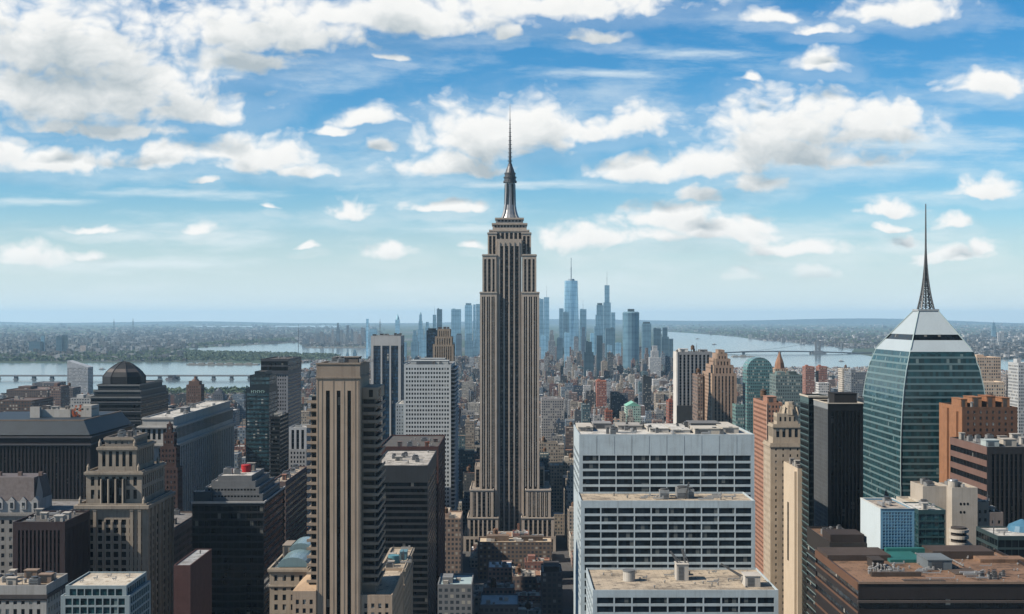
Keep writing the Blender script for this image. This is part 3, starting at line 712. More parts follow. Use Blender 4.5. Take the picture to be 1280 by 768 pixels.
    for k in range(5):
        q = MB(); cx, cz = x0 + 4.2 + (k % 3) * 1.7, z - 7 - (k // 3) * 4
        q.f.append(tuple(range(len(q.v), len(q.v) + 12))); q.m.append(0); q.c.append(None); q.v += [(cx + .55 * math.cos(a * math.pi / 6), 631.95, cz + .7 * math.sin(a * math.pi / 6)) for a in range(12)]
        b.part('round_opening', q, G_BLACK)
    b.clutter(x0, x1, 632, 652, z, 5, 8); b.clutter(X(1160, Y), x0, 640, 660, Z(607, 650), 5, 9)
    # clutter of small roofs to its right
    b = Building('plant_block', 'dull brown plant block stepped down beside the beige tower', X(1222.3, 632), X(1256, 632), 634, 656, 'the brown plant block', 627)
    b.block(X(1222.3, 632), X(1238, 632), 634, 656, 0, Z(630, 634), ('grid', 3.2, 4, .4, .4, 3), stone((.33, .27, .22)), G_BLACK, TAN_ROOF); b.block(X(1238.1, 632), X(1256, 632), 634, 656, 0, Z(643, 634), ('grid', 4, 4, .4, .4, 3), stone((.25, .21, .19)), G_BLACK, TAN_ROOF); b.done()
    b.clutter(X(1222, 632), X(1238, 632), 634, 656, Z(630, 634), 7, 11); b.clutter(X(1238, 632), X(1256, 632), 634, 656, Z(643, 634), 9, 12); b.mast(X(1240, 634), 640, Z(643, 634), 9)
    # stacked round balconies
    Y = 590; cx, cy = X(1205, Y), 597
    b = Building('balcony_tower', 'short rounded tower of stacked cream balconies with dark gaps', cx - 4.6, cx + 4.6, cy - 5, cy + 5, 'the round balcony tower', 660)
    q = MB(); q.cyl(cx, cy, 0, Z(662, Y), 3.4, 3.4, 20); b.part('wall', q, stone((.08, .07, .065)))
    for k in range(6):
        q = MB(); zz = Z(668 + 8.2 * k, Y); q.cyl(cx, cy, zz, zz + 1.3, 4.4, 4.4, 24); b.part('balcony', q, stone((.58, .53, .46)))
    # teal box at the edge
    Y = 560; x0, x1, z = X(1247, Y), X(1325, Y), Z(672, Y)
    b = Building('glass_block', 'flat topped teal glass block with pale roof edge and blue dome', x0, x1, 560, 586, 'the teal block at the edge', 655)
    b.block(x0, x1, 560, 586, 0, z, ('band', 3, 4, .8, 1.2), stone((.05, .08, .085), .4), G_BLACK, PALE_ROOF, par=.6, left=('band', 3, 4, .7, 1.2)); b.done()
    q = MB(); q.cyl(X(1275, 580), 578, z, z + 2.5, 6.5, 5.5, 18); q.cyl(X(1275, 580), 578, z + 2.5, z + 5, 5.5, .5, 18); b.part('dome', q, stone((.08, .2, .3), .4)); b.mast(x0 + 2, 570, z, 6); b.vent(x0 + 5, 566, z); b.duct(x0 + 4, 572, z, 5)
    # brown banded building and the orange brick blocks behind it
    Y = 690; x0, x1, z = X(1234, Y), X(1330, Y), Z(561, Y)
    b = Building('office_block', 'brown banded office block with dark windows standing before the faceted tower', x0, x1, 690, 748, 'the brown banded block', 547)
    BB = stone((.20, .125, .105), .7, .25)
    b.block(x0, x1, 690, 748, 0, z, ('col', 2.4, 3.8, .62, .8, 3), stone((.035, .034, .036), .5), G_BLACK, GREY_ROOF, sp=stone((.03, .03, .032)), left=('band', 5, 6.4, .5, 3.2))
    b.done(); q = MB(); q.box(x0 - .3, x0 - .003, 690, 748, z - 3.2, z + .91)
    for k in range(7): q.box(x0 - .3, x0 - .003, 690, 748, z - 9.6 - 6.4 * k, z - 6.4 - 6.4 * k)
    b.part('fascia_band', q, BB)
    b.penthouse(x0 + 3, x0 + 10, 700, 708, z, 3.2, stone((.45, .52, .52))); b.penthouse(x0 + 13, x0 + 20, 702, 710, z, 3.6, stone((.5, .46, .4))); b.clutter(x0, x1, 694, 745, z, 14, 21); b.vent(x0 + 26, 694, z, 6, .8)
    Y = 752; OB = brick((.36, .18, .10))
    b = Building('brick_block', 'orange brick apartment block with projecting bays behind the brown banded block', X(1203, Y), X(1272, Y), 752, 792, 'the orange brick block', 498)
    x0, x1, z = X(1203, Y), X(1272, Y), Z(511, Y)
    b.block(x0, x1, 752, 792, 0, z, ('grid', 3.4, 3.4, .32, .5), brick((.17, .095, .065)), G_DARK, DARK_ROOF, left=('grid', 5.5, 3.6, .22, .4)); b.done()  # front in darker brick, its shade put into the colour
    q = MB(); q.box(x0 - .3, x0 - .003, 752, 792, 90, z + .95); q.box(x0 - 1.6, x0 - .3, 758, 766, 90, z - 2); q.box(x0 - 1.6, x0 - .3, 774, 784, 90, z - 1); b.part('lit_brick_side', q, OB)  # side sheet and bays in brighter brick, sunlight put into the colour
    for k, (p0, p1, h) in enumerate(((1204, 1212, 5), (1219, 1231, 6), (1238, 1249, 6.5), (1258, 1268, 5.5))): b.penthouse(X(p0, Y), X(p1, Y), 756 + k, 772, z, h, OB if k != 2 else brick((.33, .15, .08)))
    b.vent(x0 + 6, 754, z, 3.5, .8); b.tank(x0 + 26, 780, z, 2.0, 3.2)
right_front()

def right_mid():
    # dark towers
    Y = 680; x0, x1, z = X(1035, Y), X(1079, Y), Z(507, Y)
    DG = stone((.010, .011, .013), .45, .1, spec=.15)
    b = Building('glass_tower', 'black office tower with grey ribbed side and pale roof rim', x0, x1, 680, 712, 'the black tower', 492)
    b.block(x0, x1, 680, 712, 0, z, ('col', 1.9, 3.8, .7, .8, 3), DG, G_BLACK, roofing((.55, .48, .38)), sp=DG, left=('grid', 1.5, 2.2, .66, .62, 2.6), par=.8); b.done()
    q = MB(); q.box(x0 - .12, x0 - .003, 680, 712, z - 2, z + .82)
    for k in range(12): q.box(x0 - .25, x0 - .003, 681 + 2.6 * k, 681.5 + 2.6 * k, 60, z - 2)
    b.part('rib', q, stone((.30, .32, .33), .5))
    q = MB()
    for a in ((x0 - .3, x1 + .3, 679.7, 680.5), (x0 - .3, x1 + .3, 711.5, 712.3), (x0 - .3, x0 + .5, 680.5, 711.5), (x1 - .5, x1 + .3, 680.5, 711.5)): q.box(*a, z + .85, z + 1.3)
    b.part('coping', q, stone((.62, .56, .47)))
    b.penthouse(X(1043, 690), X(1071, 690), 690, 704, z, 5.4, stone((.03, .03, .032)), False); b.cooler(X(1076, 700), 700, z, 1.3, 3); b.cooler(X(1039, 700), 702, z, 1.2, 2)
    Y = 740; x0, x1, z = X(1011, Y), X(1022, Y), Z(497, Y)
    b = Building('glass_tower', 'narrow dark green glass tower with cream curved roof edge beside the black tower', x0, x1 + 6, 740, 762, 'the dark green tower', 495)
    b.block(x0, x1 + 6, 740, 762, 0, z, ('band', 2, 3.6, .75), stone((.02, .03, .032), .4), G_BLACK, PALE_ROOF, left=('grid', 1.6, 3.6, .75, .72)); b.done()
    q = MB(); q.box(x0 - .5, x1 + 6.5, 739.3, 739.97, z, z + 1.0); q.box(x0 - .5, x0 - .003, 739.97, 762, z, z + 1); b.part('coping', q, stone((.6, .54, .45)))
    q = MB(); q.box(x0 - .15, x0 - .003, 740, 762, z - 3, z)
    for k in range(28): q.box(x0 - .15, x0 - .003, 740, 762, z - 3.6 * k - 3.8, z - 3.6 * k - 3.2)
    b.part('sill_band', q, stone((.10, .16, .165), .5))
    # cream deco tower with stepped top
    Y = 800; CR = stone((.50, .42, .325), .85, .35, streak=.45)
    b = Building('stepped_tower', 'cream stone tower with rounded stepped crown of arches', X(962, Y), X(1004, Y), 800, 822, 'the cream stepped tower', 500)
    b.block(X(963, Y), X(1004, Y), 800, 822, 0, Z(556, Y), ('each', 4, 3.9, .22, .42, 2), CR, G_DARK, TAN_ROOF, left=('each', 4.2, 3.9, .22, .42, 2))
    b.block(X(968, Y), X(1003, Y), 804, 819, Z(556, Y) + .01, Z(533, Y), ('grid', 3.6, 8, .5, .7, 1.5), CR, G_DARK, TAN_ROOF)
    b.block(X(974, Y), X(1001, Y), 807, 817, Z(533, Y) + .01, Z(520, Y), ('grid', 3, 4.5, .4, .6), CR, G_DARK, TAN_ROOF)
    b.done()
    cx, cy = X(987, 812), 812
    for p0, p1, r in ((520, 513, 5.6), (513, 508, 4.4), (508, 504, 3.0)):
        q = MB(); q.cyl(cx, cy, Z(p0, Y) + .01, Z(p1, Y), r, r * .93, 8, ph=math.pi / 8); b.part('crown', q, CR)
    for k in range(8): q = MB(); a = k * math.pi / 4; q.beam((cx + 6.4 * math.cos(a), cy + 6.4 * math.sin(a), Z(520, Y)), (cx + 5.0 * math.cos(a), cy + 5.0 * math.sin(a), Z(510, Y)), .9); b.part('buttress', q, CR)
    b.cornice(X(963, Y), X(1004, Y), 800, 822, Z(556, Y) - 1.5, .5, 1.2, CR); b.cornice(X(968, Y), X(1003, Y), 804, 819, Z(533, Y) - 1.2, .4, 1.0, CR)
    # plain cream slab with lit side
    Y = 758; x0, x1, z = X(997, Y), X(1003, Y), Z(588, Y)
    b = Building('cream_slab', 'slim blank cream slab with one tall dark slit in its sunlit side', x0, x1 + 2, 758, 797, 'the slim cream slab', 570)
    CL = stone((.64, .53, .40), .8, .2, streak=.3)
    b.block(x0, x1 + 2, 758, 797, 0, z, ('plain',), CL, None, TAN_ROOF); q = MB(); q.box(x0 - .1, x0 - .004, 782, 786, 80, z - 22); b.part('window_strip', q, G_BLACK)
    q = MB(); q.box(x0 - 1.4, x0 - .004, 760, 765, 0, z - 1); b.part('pier', q, CL); b.clutter(x0, x1 + 4, 758, 797, z, 8, 31)
    # pink brick slab
    Y = 900; x0, x1, z = X(959, Y), X(978, Y), Z(505, Y); PB = brick((.44, .24, .17))
    b = Building('brick_tower', 'slender pinkish brick tower with rows of small windows behind the white terraced slab', x0, x1, 900, 952, 'the slender pink brick tower', 494)
    b.block(x0, x1, 900, 952, 0, z, ('grid', 2.6, 3.2, .5, .5), PB, G_DARK, DARK_ROOF, left=('grid', 3.2, 3.2, .5, .45)); b.done(); b.penthouse(x0 + 2, x1 - 2, 910, 925, z, 4, PB); b.tank(x0 + 4, 935, z)
    q = MB(); q.box(x0 - .3, x0 - .003, 899.7, 901.2, 0, z); b.part('pier', q, stone((.55, .38, .3)))
right_mid()

# ------------------------------------------------------------------ centre left: tall striped tower and its neighbours
def striped_tower():
    Y = 600; x0, x1, z = X(395.5, Y), X(450, Y), Z(456, Y); y1 = 640
    S = stone((0.50, 0.395, 0.30), .85, .25, streak=.5); S2 = stone((.38, .31, .245), .85, .3, streak=.5)
    b = Building('striped_tower', 'slim tan stone tower with three tall dark slits and balconied sides', X(365, Y), X(490, Y), 598, 690, 'the tan striped tower', 450)
    cut = [(X(a, Y) - x0, X(c, Y) - x0) for a, c in ((407.3, 412.3), (420.8, 425.6), (434.2, 438.8))]
    b.block(x0, x1, Y, y1, 0, z - 5.7, ('col', 4, 4, .3, 1.0, z - 5.7 - Z(488.5, Y)), S, G_BLACK, par=0, cuts=cut, side=('plain',))
    b.block(x0, x1, Y, y1, z - 5.69, z, ('plain',), S2, G_BLACK, DARK_ROOF, par=.5)
    q = MB()
    for a in (397, 402.5, 416.6, 430, 444, 448): q.box(X(a, Y) - .16, X(a, Y) + .16, Y - .12, Y - .004, 60, z - 6)
    b.part('pilaster_strip', q, S2)
    q = MB(); q.box(x0 - .4, x1 + .4, Y - .4, Y - .003, z - 6.3, z - 5.5); q.box(x1 + .003, x1 + .4, Y - .003, y1, z - 6.3, z - 5.5); q.box(x0 - .3, x1 + .3, Y - .3, Y - .003, z + .1, z + .9); q.box(x1 + .003, x1 + .3, Y - .003, y1, z + .1, z + .9); b.part('cornice', q, S2)
    b.clutter(x0 - 2, x1 + 2, Y, y1, z, 12, 41, False); b.penthouse(x0 + 5, x1 - 3, Y + 18, Y + 32, z, 2.6, stone((.22, .2, .18)))
    # balcony stacks right and left
    DKW = stone((.10, .09, .085)); xa, xb = x1 + .02, X(473.5, Y + 8) ; zt = Z(500, Y)
    W = MB(); W.box(xa, xb - 1.6, Y + 8, y1 - 2, 0, zt, bottom=False); b.part('side_bay', W, stone((.30, .26, .22)))
    c = MB(); c.box(xa, xb - .4, Y + 7.4, y1 - 1.4, zt + .01, zt + 5.2); b.part('bay_cap', c, S); c = MB(); c.box(X(459, Y), X(464, Y), Y + 7.2, Y + 7.39, zt + .8, zt + 4.2); c.box(xb - .39, xb - .2, Y + 12, Y + 20, zt + .8, zt + 4.2); b.part('window_strip', c, G_BLACK)
    k = 0; zz = zt - 3.6
    while zz > Z(742, Y):
        s = MB(); s.box(xa, xb, Y + 6.2, y1, zz, zz + .3); s.box(xa, xb, Y + 6.2, Y + 6.45, zz + .3, zz + 1.35); s.box(xb - .25, xb, Y + 6.45, y1, zz + .3, zz + 1.35); b.part('balcony', s, S2)
        g = MB(); g.box(xa + .8, xb - 2.0, Y + 7.85, Y + 7.99, zz + 1.4, zz + 3.2); b.part('window_row', g, G_BLACK); g = MB()
        g.box(xb - 1.59, xb - 1.45, Y + 9, y1 - 4, zz + .9, zz + 3.0)
        b.part('window_row', g, G_BLACK)
        zz -= 3.75; k += 1
    xl = X(383.5, Y + 4); zz = Z(505, Y); W = MB(); W.box(xl + 1.5, x0 - .02, Y + 6, y1, 0, Z(502, Y), bottom=False); b.part('side_bay', W, stone((.28, .24, .2)))
    while zz > Z(745, Y):
        s = MB(); s.box(xl, x0 - .02, Y + 3.6, y1, zz, zz + .35); s.box(xl, x0 - .02, Y + 3.6, Y + 3.85, zz + .35, zz + 1.3); b.part('balcony', s, S2)
        g = MB(); g.box(xl + 2, x0 - .6, Y + 5.85, Y + 5.99, zz + 1.2, zz + 3.1); b.part('window_row', g, G_BLACK); zz -= 3.75
    # widened foot
    for p0, p1, ya, zt in ((366, 395.4, Y - 1, Z(741, Y)), (450.1, 490, Y + 1, Z(747, Y))):
        b.block(X(p0, Y), X(p1, Y), ya, 664, 0, zt, ('grid', 3.2, 4, .45, .55, 3), S, G_DARK, TAN_ROOF)
    q = MB(); a, c, zt = X(366, Y), X(395.4, Y), Z(741, Y) + .9; q.face(((a, 599, zt), (c - .02, 599, zt), (c - .02, 618, zt + 7), (a + 5, 618, zt + 5))); q.face(((a, 599, zt), (a + 5, 618, zt + 5), (a, 660, zt))); b.part('sloped_roof', q, stone((.5, .36, .24)))
    b.done()
striped_tower()

def left_front():
    r = random.Random(17)
    OC = stone((.47, .40, .315), .85, .35, streak=.5)
    # ornate blocks either side of the striped tower's foot
    for nm, lab, p0, p1, Y, pt, d, ref in (('ornate_block', 'tan stone block with blue green vaulted glass roof beside the striped tower', 337, 384, 625, 712, 52, 'the vault roofed block'),
                                 ('ornate_block', 'tan stone block with cluttered roof and teal tank right of the striped tower', 476, 505, 668, 712, 60, 'the tan cluttered block')):
        x0, x1, z = X(p0, Y), X(p1, Y), Z(pt, Y)
        b = Building(nm, lab, x0, x1, Y, Y + d, ref, pt)
        b.block(x0, x1, Y, Y + d, 0, z, ('each', 4.2, 4.6, .42, .6, 2.8), OC, G_DARK, roofing((.20, .27, .30)) if p0 < 400 else TAN_ROOF, par=.8, side=('each', 5.5, 4.6, .42, .6, 2.8)); b.done()
        b.cornice(x0, x1, Y, Y + d, z - 1.0, .9, 1.3, OC); b.cornice(x0, x1, Y, Y + d, z - 8.2, .5, .7, OC)
        if p0 < 400:
            v = MB(); n = 10; xm = (x0 + x1) / 2 + 1.5; w = (x1 - x0) * .42
            for yy0, yy1, s0, zc in ((Y + 4, Y + 26, 1.0, z + .4), (Y + 28, Y + 48, .8, z + 4)):
                for k in range(n):
                    a, c = math.pi * k / n, math.pi * (k + 1) / n
                    P = lambda t, yy: (xm + math.cos(t) * w * s0, yy, zc + math.sin(t) * 4.6 * s0)
                    v.face((P(a, yy0), P(a, yy1), P(c, yy1), P(c, yy0)))
                v.face([(xm + math.cos(math.pi * k / n) * w * s0, yy0, zc + math.sin(math.pi * k / n) * 4.6 * s0) for k in range(n + 1)])
            b.part('vault_roof', v, stone((.22, .33, .36), .25, .3, spec=.7))
            b.penthouse(x0 + 1, x0 + 5, Y + 30, Y + 44, z, 6, stone((.35, .3, .25))); b.vent(x0 + 3, Y + 10, z); b.mast(x0 + 2, Y + 6, z, 4)
        else:
            q = MB(); q.cyl(x0 + 5, Y + 18, z, z + 4, 3, 3, 18); b.part('water_tank', q, stone((.12, .30, .36), .5)); b.penthouse(x0 + 7.5, x0 + 11, Y + 26, Y + 34, z, 4, stone((.14, .28, .34)))
            b.clutter(x0, x1, Y, Y + d, z, 16, 19); b.mast(x1 - 2, Y + 20, z, 6); b.mast(x0 + 3, Y + 40, z, 5)
    # dark slabs right of the striped tower
    Y = 800; x0, x1, z = X(466, Y), X(535, Y), Z(583, Y)
    b = Building('dark_slab', 'plain charcoal slab with pale flat roof and faint floor lines', x0, x1, Y, Y + 92, 'the charcoal slab', 577)
    b.block(x0, x1, Y, Y + 92, 0, z, ('band', 3, 3.7, .62, 10), stone((.055, .06, .066), .5, .25), G_BLACK, roofing((.5, .47, .42)), side=('band', 3, 3.7, .62, 10), par=.5); b.done()
    b.clutter(x0, x1, Y + 5, Y + 88, z, 9, 23)
    Y = 900; x0, x1, z = X(474, Y), X(548, Y), Z(560, Y)
    b = Building('brick_slab', 'dark maroon slab with square windows behind the charcoal slab', x0, x1, Y, Y + 90, 'the maroon slab', 555)
    b.block(x0, x1, Y, Y + 90, 0, z, ('grid', 4.4, 4.6, .62, .5, 5), brick((.115, .06, .055)), G_BLACK, DARK_ROOF); b.done(); b.clutter(x0, x1, Y, Y + 60, z, 12, 24, colors=[(.3, .12, .08), (.2, .15, .14)])
    Y = 1330; x0, x1, z = X(505, Y), X(563.5, Y), Z(457, Y); WH = stone((.62, .67, .69), .7, .2, streak=.25)
    b = Building('white_tower', 'white gridded tower with rows of tiny windows and balconied side', x0, x1 + 4.6, Y, Y + 95, 'the white gridded tower', 448)
    b.block(x0, x1, Y, Y + 95, 0, z, ('grid', 2.75, 4.2, .62, .52, 2.4), WH, G_DARK, GREY_ROOF, side=('plain',)); zz = z - 5
    b.done()
    while zz > Z(645, Y):
        s = MB(); s.box(x1 + .01, x1 + 4.5, Y + 6, Y + 91, zz, zz + 1.5); b.part('balcony', s, WH); zz -= 4.2
    q = MB(); q.box(x1 + .01, x1 + 3.2, Y + 8, Y + 88, 0, z - 3); b.part('side_bay', q, stone((.08, .09, .1)))
    b.penthouse(x0 + 6, x1 - 3, Y + 10, Y + 34, z, 4.2, stone((.5, .54, .55))); b.penthouse(x0 + 14, x1 - 8, Y + 36, Y + 60, z, 5.5, stone((.42, .45, .46))); b.clutter(x0, x1 + 2, Y, Y + 40, z, 6, 28)
    # tall dark tower with white fins
    Y = 1450; x0, x1, z = X(463.5, Y), X(501, Y), Z(421, Y)
    b = Building('finned_tower', 'tall navy glass tower with broad white vertical fins and pale cap', x0, x1, Y, Y + 46, 'the white finned tower', 418)
    WF = stone((.55, .56, .56), .7, .2)
    g = glass((.012, .03, .055), .15, .5, blinds=.01)
    b.block(x0, x1, Y, Y + 46, 0, z, ('col', 11, 3.8, .82, .8, 10), WF, g, DARK_ROOF, side=('col', 18, 3.8, .8, .8, 10), sp=stone((.02, .035, .055), .4)); b.done(); b.clutter(x0, x1, Y, Y + 44, z, 26, 31, colors=[(.15, .14, .13), (.3, .3, .29)]); b.mast(x0 + 9, Y + 12, z, 17, .5)
    # small art deco crown and navy block behind it
    Y = 1560; DC = stone((.42, .345, .27), .85, .3, streak=.5)
    b = Building('stepped_tower', 'small tan art deco tower with ribbed stepped top behind the white gridded tower', X(541, Y), X(567, Y), Y, Y + 34, 'the small ribbed tower', 412)
    for p0, p1, o, pa, pb in ((541, 567, 0, 700, 432), (543.5, 565, 3, 432, 422), (546.5, 562.5, 6, 422, 412.5)):
        b.block(X(p0, Y), X(p1, Y), Y + o, Y + 34 - o, 0 if pa == 700 else Z(pa, Y) + .01, Z(pb, Y), ('col', 2.7, 3.6, .42, .6, 1.2), DC, G_DARK, TAN_ROOF, sp=stone((.2, .16, .13)))
    b.done(); b.clutter(X(546, Y), X(562, Y), Y + 6, Y + 28, Z(412.5, Y), 5, 33)
    Y = 1660; x0, x1, z = X(533, Y), X(547.5, Y), Z(414, Y)
    b = Building('dark_slab', 'navy blue slab standing behind the small ribbed tower', x0, x1, Y, Y + 30, 'the navy slab', 414)
    b.block(x0, x1, Y, Y + 30, 0, z, ('band', 3, 3.8, .8), stone((.03, .06, .09), .4), g, DARK_ROOF); b.done(); b.penthouse(x0 + 2, x1 - 3, Y + 4, Y + 15, z, 3, stone((.05, .07, .09)), False)
    Y = 1335; x0, x1, z = X(494.5, Y), X(505, Y), Z(506, Y)
    b = Building('white_block', 'narrow pale blue grey block squeezed beside the white gridded tower', x0, x1, Y, Y + 60, 'the narrow pale block', 503)
    b.block(x0, x1, Y, Y + 60, 0, z, ('grid', 2.6, 3.4, .4, .5), stone((.42, .48, .52)), G_DARK, PALE_ROOF); b.done(); b.clutter(x0, x1, Y, Y + 50, z, 3, 35)
left_front()

def left_side():
    DKR = stone((.045, .04, .045), .6, .3)
    # ornate setback tower
    Y = 650; S = stone((.40, .345, .28), .85, .4, streak=.6)
    b = Building('setback_tower', 'ornate weathered stone tower with pilasters and columned stepped crown', X(97, Y), X(183, Y), Y, Y + 50, 'the ornate setback tower', 545)
    x0, x1 = X(97, Y), X(183, Y); z1, z2, z3, z4 = Z(632, Y), Z(592, Y), Z(562, Y), Z(551, Y)
    b.block(x0, x1, Y, Y + 50, 0, z1, ('grid', 4.1, 4.0, .58, .66, 7), S, G_BLACK, GREY_ROOF)
    b.block(x0 + 3.2, x1 - 3.2, Y + 3, Y + 46, z1 + .01, z2, ('grid', 3.7, 6.5, .5, .7, 2), S, G_BLACK, GREY_ROOF)
    b.block(x0 + 8, x1 - 7, Y + 7, Y + 40, z2 + .01, z3, ('grid', 3.4, 9.6, .5, .8, 1.6), S, G_BLACK, GREY_ROOF)
    b.block(x0 + 10.5, x1 - 9.5, Y + 10, Y + 36, z3 + .01, z4, ('grid', 2.8, 3, .4, .5), stone((.33, .29, .25)), G_DARK, GREY_ROOF)
    b.done()
    for a in (0, 3.9, 7.9, 26.1, 30):
        q = MB(); xx = x0 + a + .1; q.box(xx, xx + 1.5, Y - 1.1, Y - .003, 60, z1 - 2.5); q.box(xx - .2, xx + 1.7, Y - 1.3, Y - .003, z1 - 2.49, z1 - 1.7); b.part('pilaster', q, S)
    for k in range(8):
        q = MB(); yy = Y + .3 + k * 6.9; q.box(x1 + .003, x1 + .9, yy, yy + 1.3, 60, z1 - 2.5); b.part('pilaster', q, S)
    for k in range(3):
        q = MB(); xx = x0 + 12.3 + k * 4.1; q.box(xx, xx + 1.1, Y - .6, Y - .003, 60, z1 - 8); b.part('pilaster', q, S)
    q = MB(); q.box(x0 + 11, x0 + 22.6, Y + 1.4, Y + 2.98, z1 + 1, z2 - 3); b.part('window_strip', q, G_BLACK)
    for k in range(4):
        q = MB(); q.cyl(x0 + 11.4 + k * 3.6, Y + .9, z1 + .9, z2 - 3, .55, .5, 10); b.part('column', q, S)
    for (xa, xb, ya, yb, zz, o, h) in ((x0, x1, Y, Y + 50, z1 - 1.6, 1.5, 1.7), (x0 + 3.2, x1 - 3.2, Y + 3, Y + 46, z2 - .9, .9, 1.2), (x0 + 8, x1 - 7, Y + 7, Y + 40, z3 - .9, .8, 1.2), (x0 + 10.5, x1 - 9.5, Y + 10, Y + 36, z4 - .6, .6, 1.0)): b.cornice(xa, xb, ya, yb, zz, o, h, S)
    for a, yy, zz in ((4, Y + 4, z2), (x1 - x0 - 5, Y + 4, z2), (8.6, Y + 8, z3), (x1 - x0 - 8, Y + 8, z3), (x1 - x0 - 5, Y + 40, z2), (1, Y + 1, z1), (x1 - x0 - 1.5, Y + 1, z1)):
        q = MB(); q.cyl(x0 + a, yy, zz, zz + 2.6, .9, .8, 8); q.cyl(x0 + a, yy, zz + 2.6, zz + 4.4, .9, .1, 8); b.part('urn', q, S)
    b.clutter(x0 + 11, x1 - 10, Y + 12, Y + 34, z4, 6, 43)
    # old building with mansard roof at the edge
    Y = 690; x0, x1, z = X(-45, Y), X(40, Y), Z(640, Y)
    b = Building('mansard_building', 'old pale stone building with grey slated mansard roof and white gable dormers', x0, x1 + 18, Y, Y + 50, 'the mansard roofed building', 598)
    OS = stone((.31, .30, .285), .85, .4, streak=.5)
    b.block(x0, x1 + 17.5, Y, Y + 50, 0, Z(643, Y), ('each', 4.2, 4.4, .4, .5, 3), OS, G_DARK, GREY_ROOF); b.done(); b.cornice(x0, x1 + 17.5, Y, Y + 50, Z(645, Y), .8, 1.1, OS)
    zz0, zz1 = Z(643, Y) + .9, Z(599, Y)
    q = MB(); P0 = [(x0, Y + 3), (x1, Y + 3), (x1, Y + 30), (x0, Y + 30)]; zm = zz0 + 5.5
    q.ring(P0, zz0 - .9, P0, zm, cap=False); b.part('attic_wall', q, stone((.50, .50, .49)))
    q = MB(); q.ring(P0, zm, [(x0, Y + 7), (x1 - 1.5, Y + 7), (x1 - 1.5, Y + 26), (x0, Y + 26)], zz1); b.part('mansard_roof', q, stone((.17, .15, .15), .8, .5, scale=.5))
    for k in range(6):
        xx = x0 + 4 + k * 6.2; d = MB(); d.box(xx, xx + 3, Y + 2.2, Y + 5, zm - 4.2, zm + .3); o = b.part('dormer', d, stone((.58, .58, .57))); g = MB(); g.box(xx + .8, xx + 2.2, Y + 2.08, Y + 2.19, zm - 3.5, zm - .6); b.part('window', g, G_DARK, o)
        g = MB(); g.face(((xx - .3, Y + 2.15, zm + .31), (xx + 3.3, Y + 2.15, zm + .31), (xx + 1.5, Y + 2.15, zm + 2.4))); g.face(((xx - .3, Y + 2.15, zm + .31), (xx + 1.5, Y + 2.15, zm + 2.4), (xx + 1.5, Y + 7, zm + 2.4), (xx - .3, Y + 5, zm + .31))); g.face(((xx + 3.3, Y + 2.15, zm + .31), (xx + 3.3, Y + 5, zm + .31), (xx + 1.5, Y + 7, zm + 2.4), (xx + 1.5, Y + 2.15, zm + 2.4))); b.part('gable', g, stone((.5, .5, .49)), o)
    q = MB(); xx = x1; q.face(((xx + .3, Y + 3, zz0), (xx + .3, Y + 15, zz0), (xx + .3, Y + 15, zm + 3), (xx + .3, Y + 9, zz1 + 1), (xx + .3, Y + 3, zm))); q.box(xx - .2, xx + .29, Y + 2.6, Y + 15, zz0, zm); b.part('gable', q, stone((.45, .45, .44)))
    for k in range(3): q = MB(); q.box(x0 + 12 + k * 11, x0 + 14 + k * 11, Y + 14, Y + 16, zz1, zz1 + 2); b.part('chimney', q, stone((.22, .16, .14)))
    # maroon flat block
    Y = 610; x0, x1, z = X(16, Y), X(81, Y), Z(655, Y)
    b = Building('brick_block', 'dark maroon flat roofed block with scattered pale roof plant', x0, x1, Y, Y + 36, 'the maroon flat block', 642)
    b.block(x0, x1, Y, Y + 36, 0, z, ('col', 1.9, 3.8, .5, .6, 3), stone((.06, .042, .045), .7, .3), G_BLACK, DARK_ROOF, sp=stone((.035, .03, .032))); b.done(); b.clutter(x0, x1, Y, Y + 34, z, 22, 47, colors=[(.55, .52, .47), (.4, .38, .35)])
    # cluttered low block, teal glazed block
    Y = 500; x0, x1, z = X(-30, Y), X(58, Y), Z(735, Y)
    b = Building('office_block', 'low pale grey block with arched windows and heaped roof machinery', x0, x1, Y, Y + 24, 'the cluttered low block', 715)
    b.block(x0, x1, Y, Y + 24, 0, z, ('each', 2.9, 3.9, .45, .55, 4.2), stone((.44, .43, .41), streak=.5), G_DARK, TAN_ROOF); b.done(); b.cornice(x0, x1, Y, Y + 24, z - 4.1, .4, 1.5, stone((.1, .09, .09))); b.clutter(x0, x1, Y + 1, Y + 23, z, 34, 51, colors=[(.55, .5, .43), (.3, .22, .17)])
    for k in range(8): b.mast(x0 + 3 + k * 3.1, Y + 6 + (k * 7) % 14, z, 2 + (k * 5) % 3, .14)
    Y = 470; x0, x1, z = X(79, Y), X(158, Y), Z(734, Y); TF = stone((.33, .40, .42), .6, .2)
    b = Building('glass_block', 'low teal glazed block with white window frames and cream flat roof', x0, x1 + 1.4, Y - 1, Y + 26, 'the teal glazed block', 718)
    b.block(x0 + .8, x1, Y, Y + 26, 0, z, ('each', 2.7, 3.1, .86, .8, .7), TF, G_TEAL, roofing((.60, .54, .44), (.42, .34, .25)), par=.5, side=('each', 3, 3.1, .86, .8, .7))
    b.block(x0 - .6, x1 + 1.4, Y - 1, Y + 26.5, 0, z - 3.2, ('each', 2.7, 3.1, .84, .78, .7), TF, G_TEAL, PALE_ROOF, par=.25); b.done()
    for k in range(5): b.duct(x0 + 3 + k * 3.6, Y + 8 + (k * 5) % 11, z, 1.6, 'x', .35)
    # dark red brick block and the brown one behind
    Y = 560; x0, x1, z = X(217, Y), X(238, Y), Z(708, Y)
    b = Building('brick_block', 'blank dark red brick block with grey pitched flat roof', x0, x1, Y, Y + 40, 'the dark red brick block', 691)
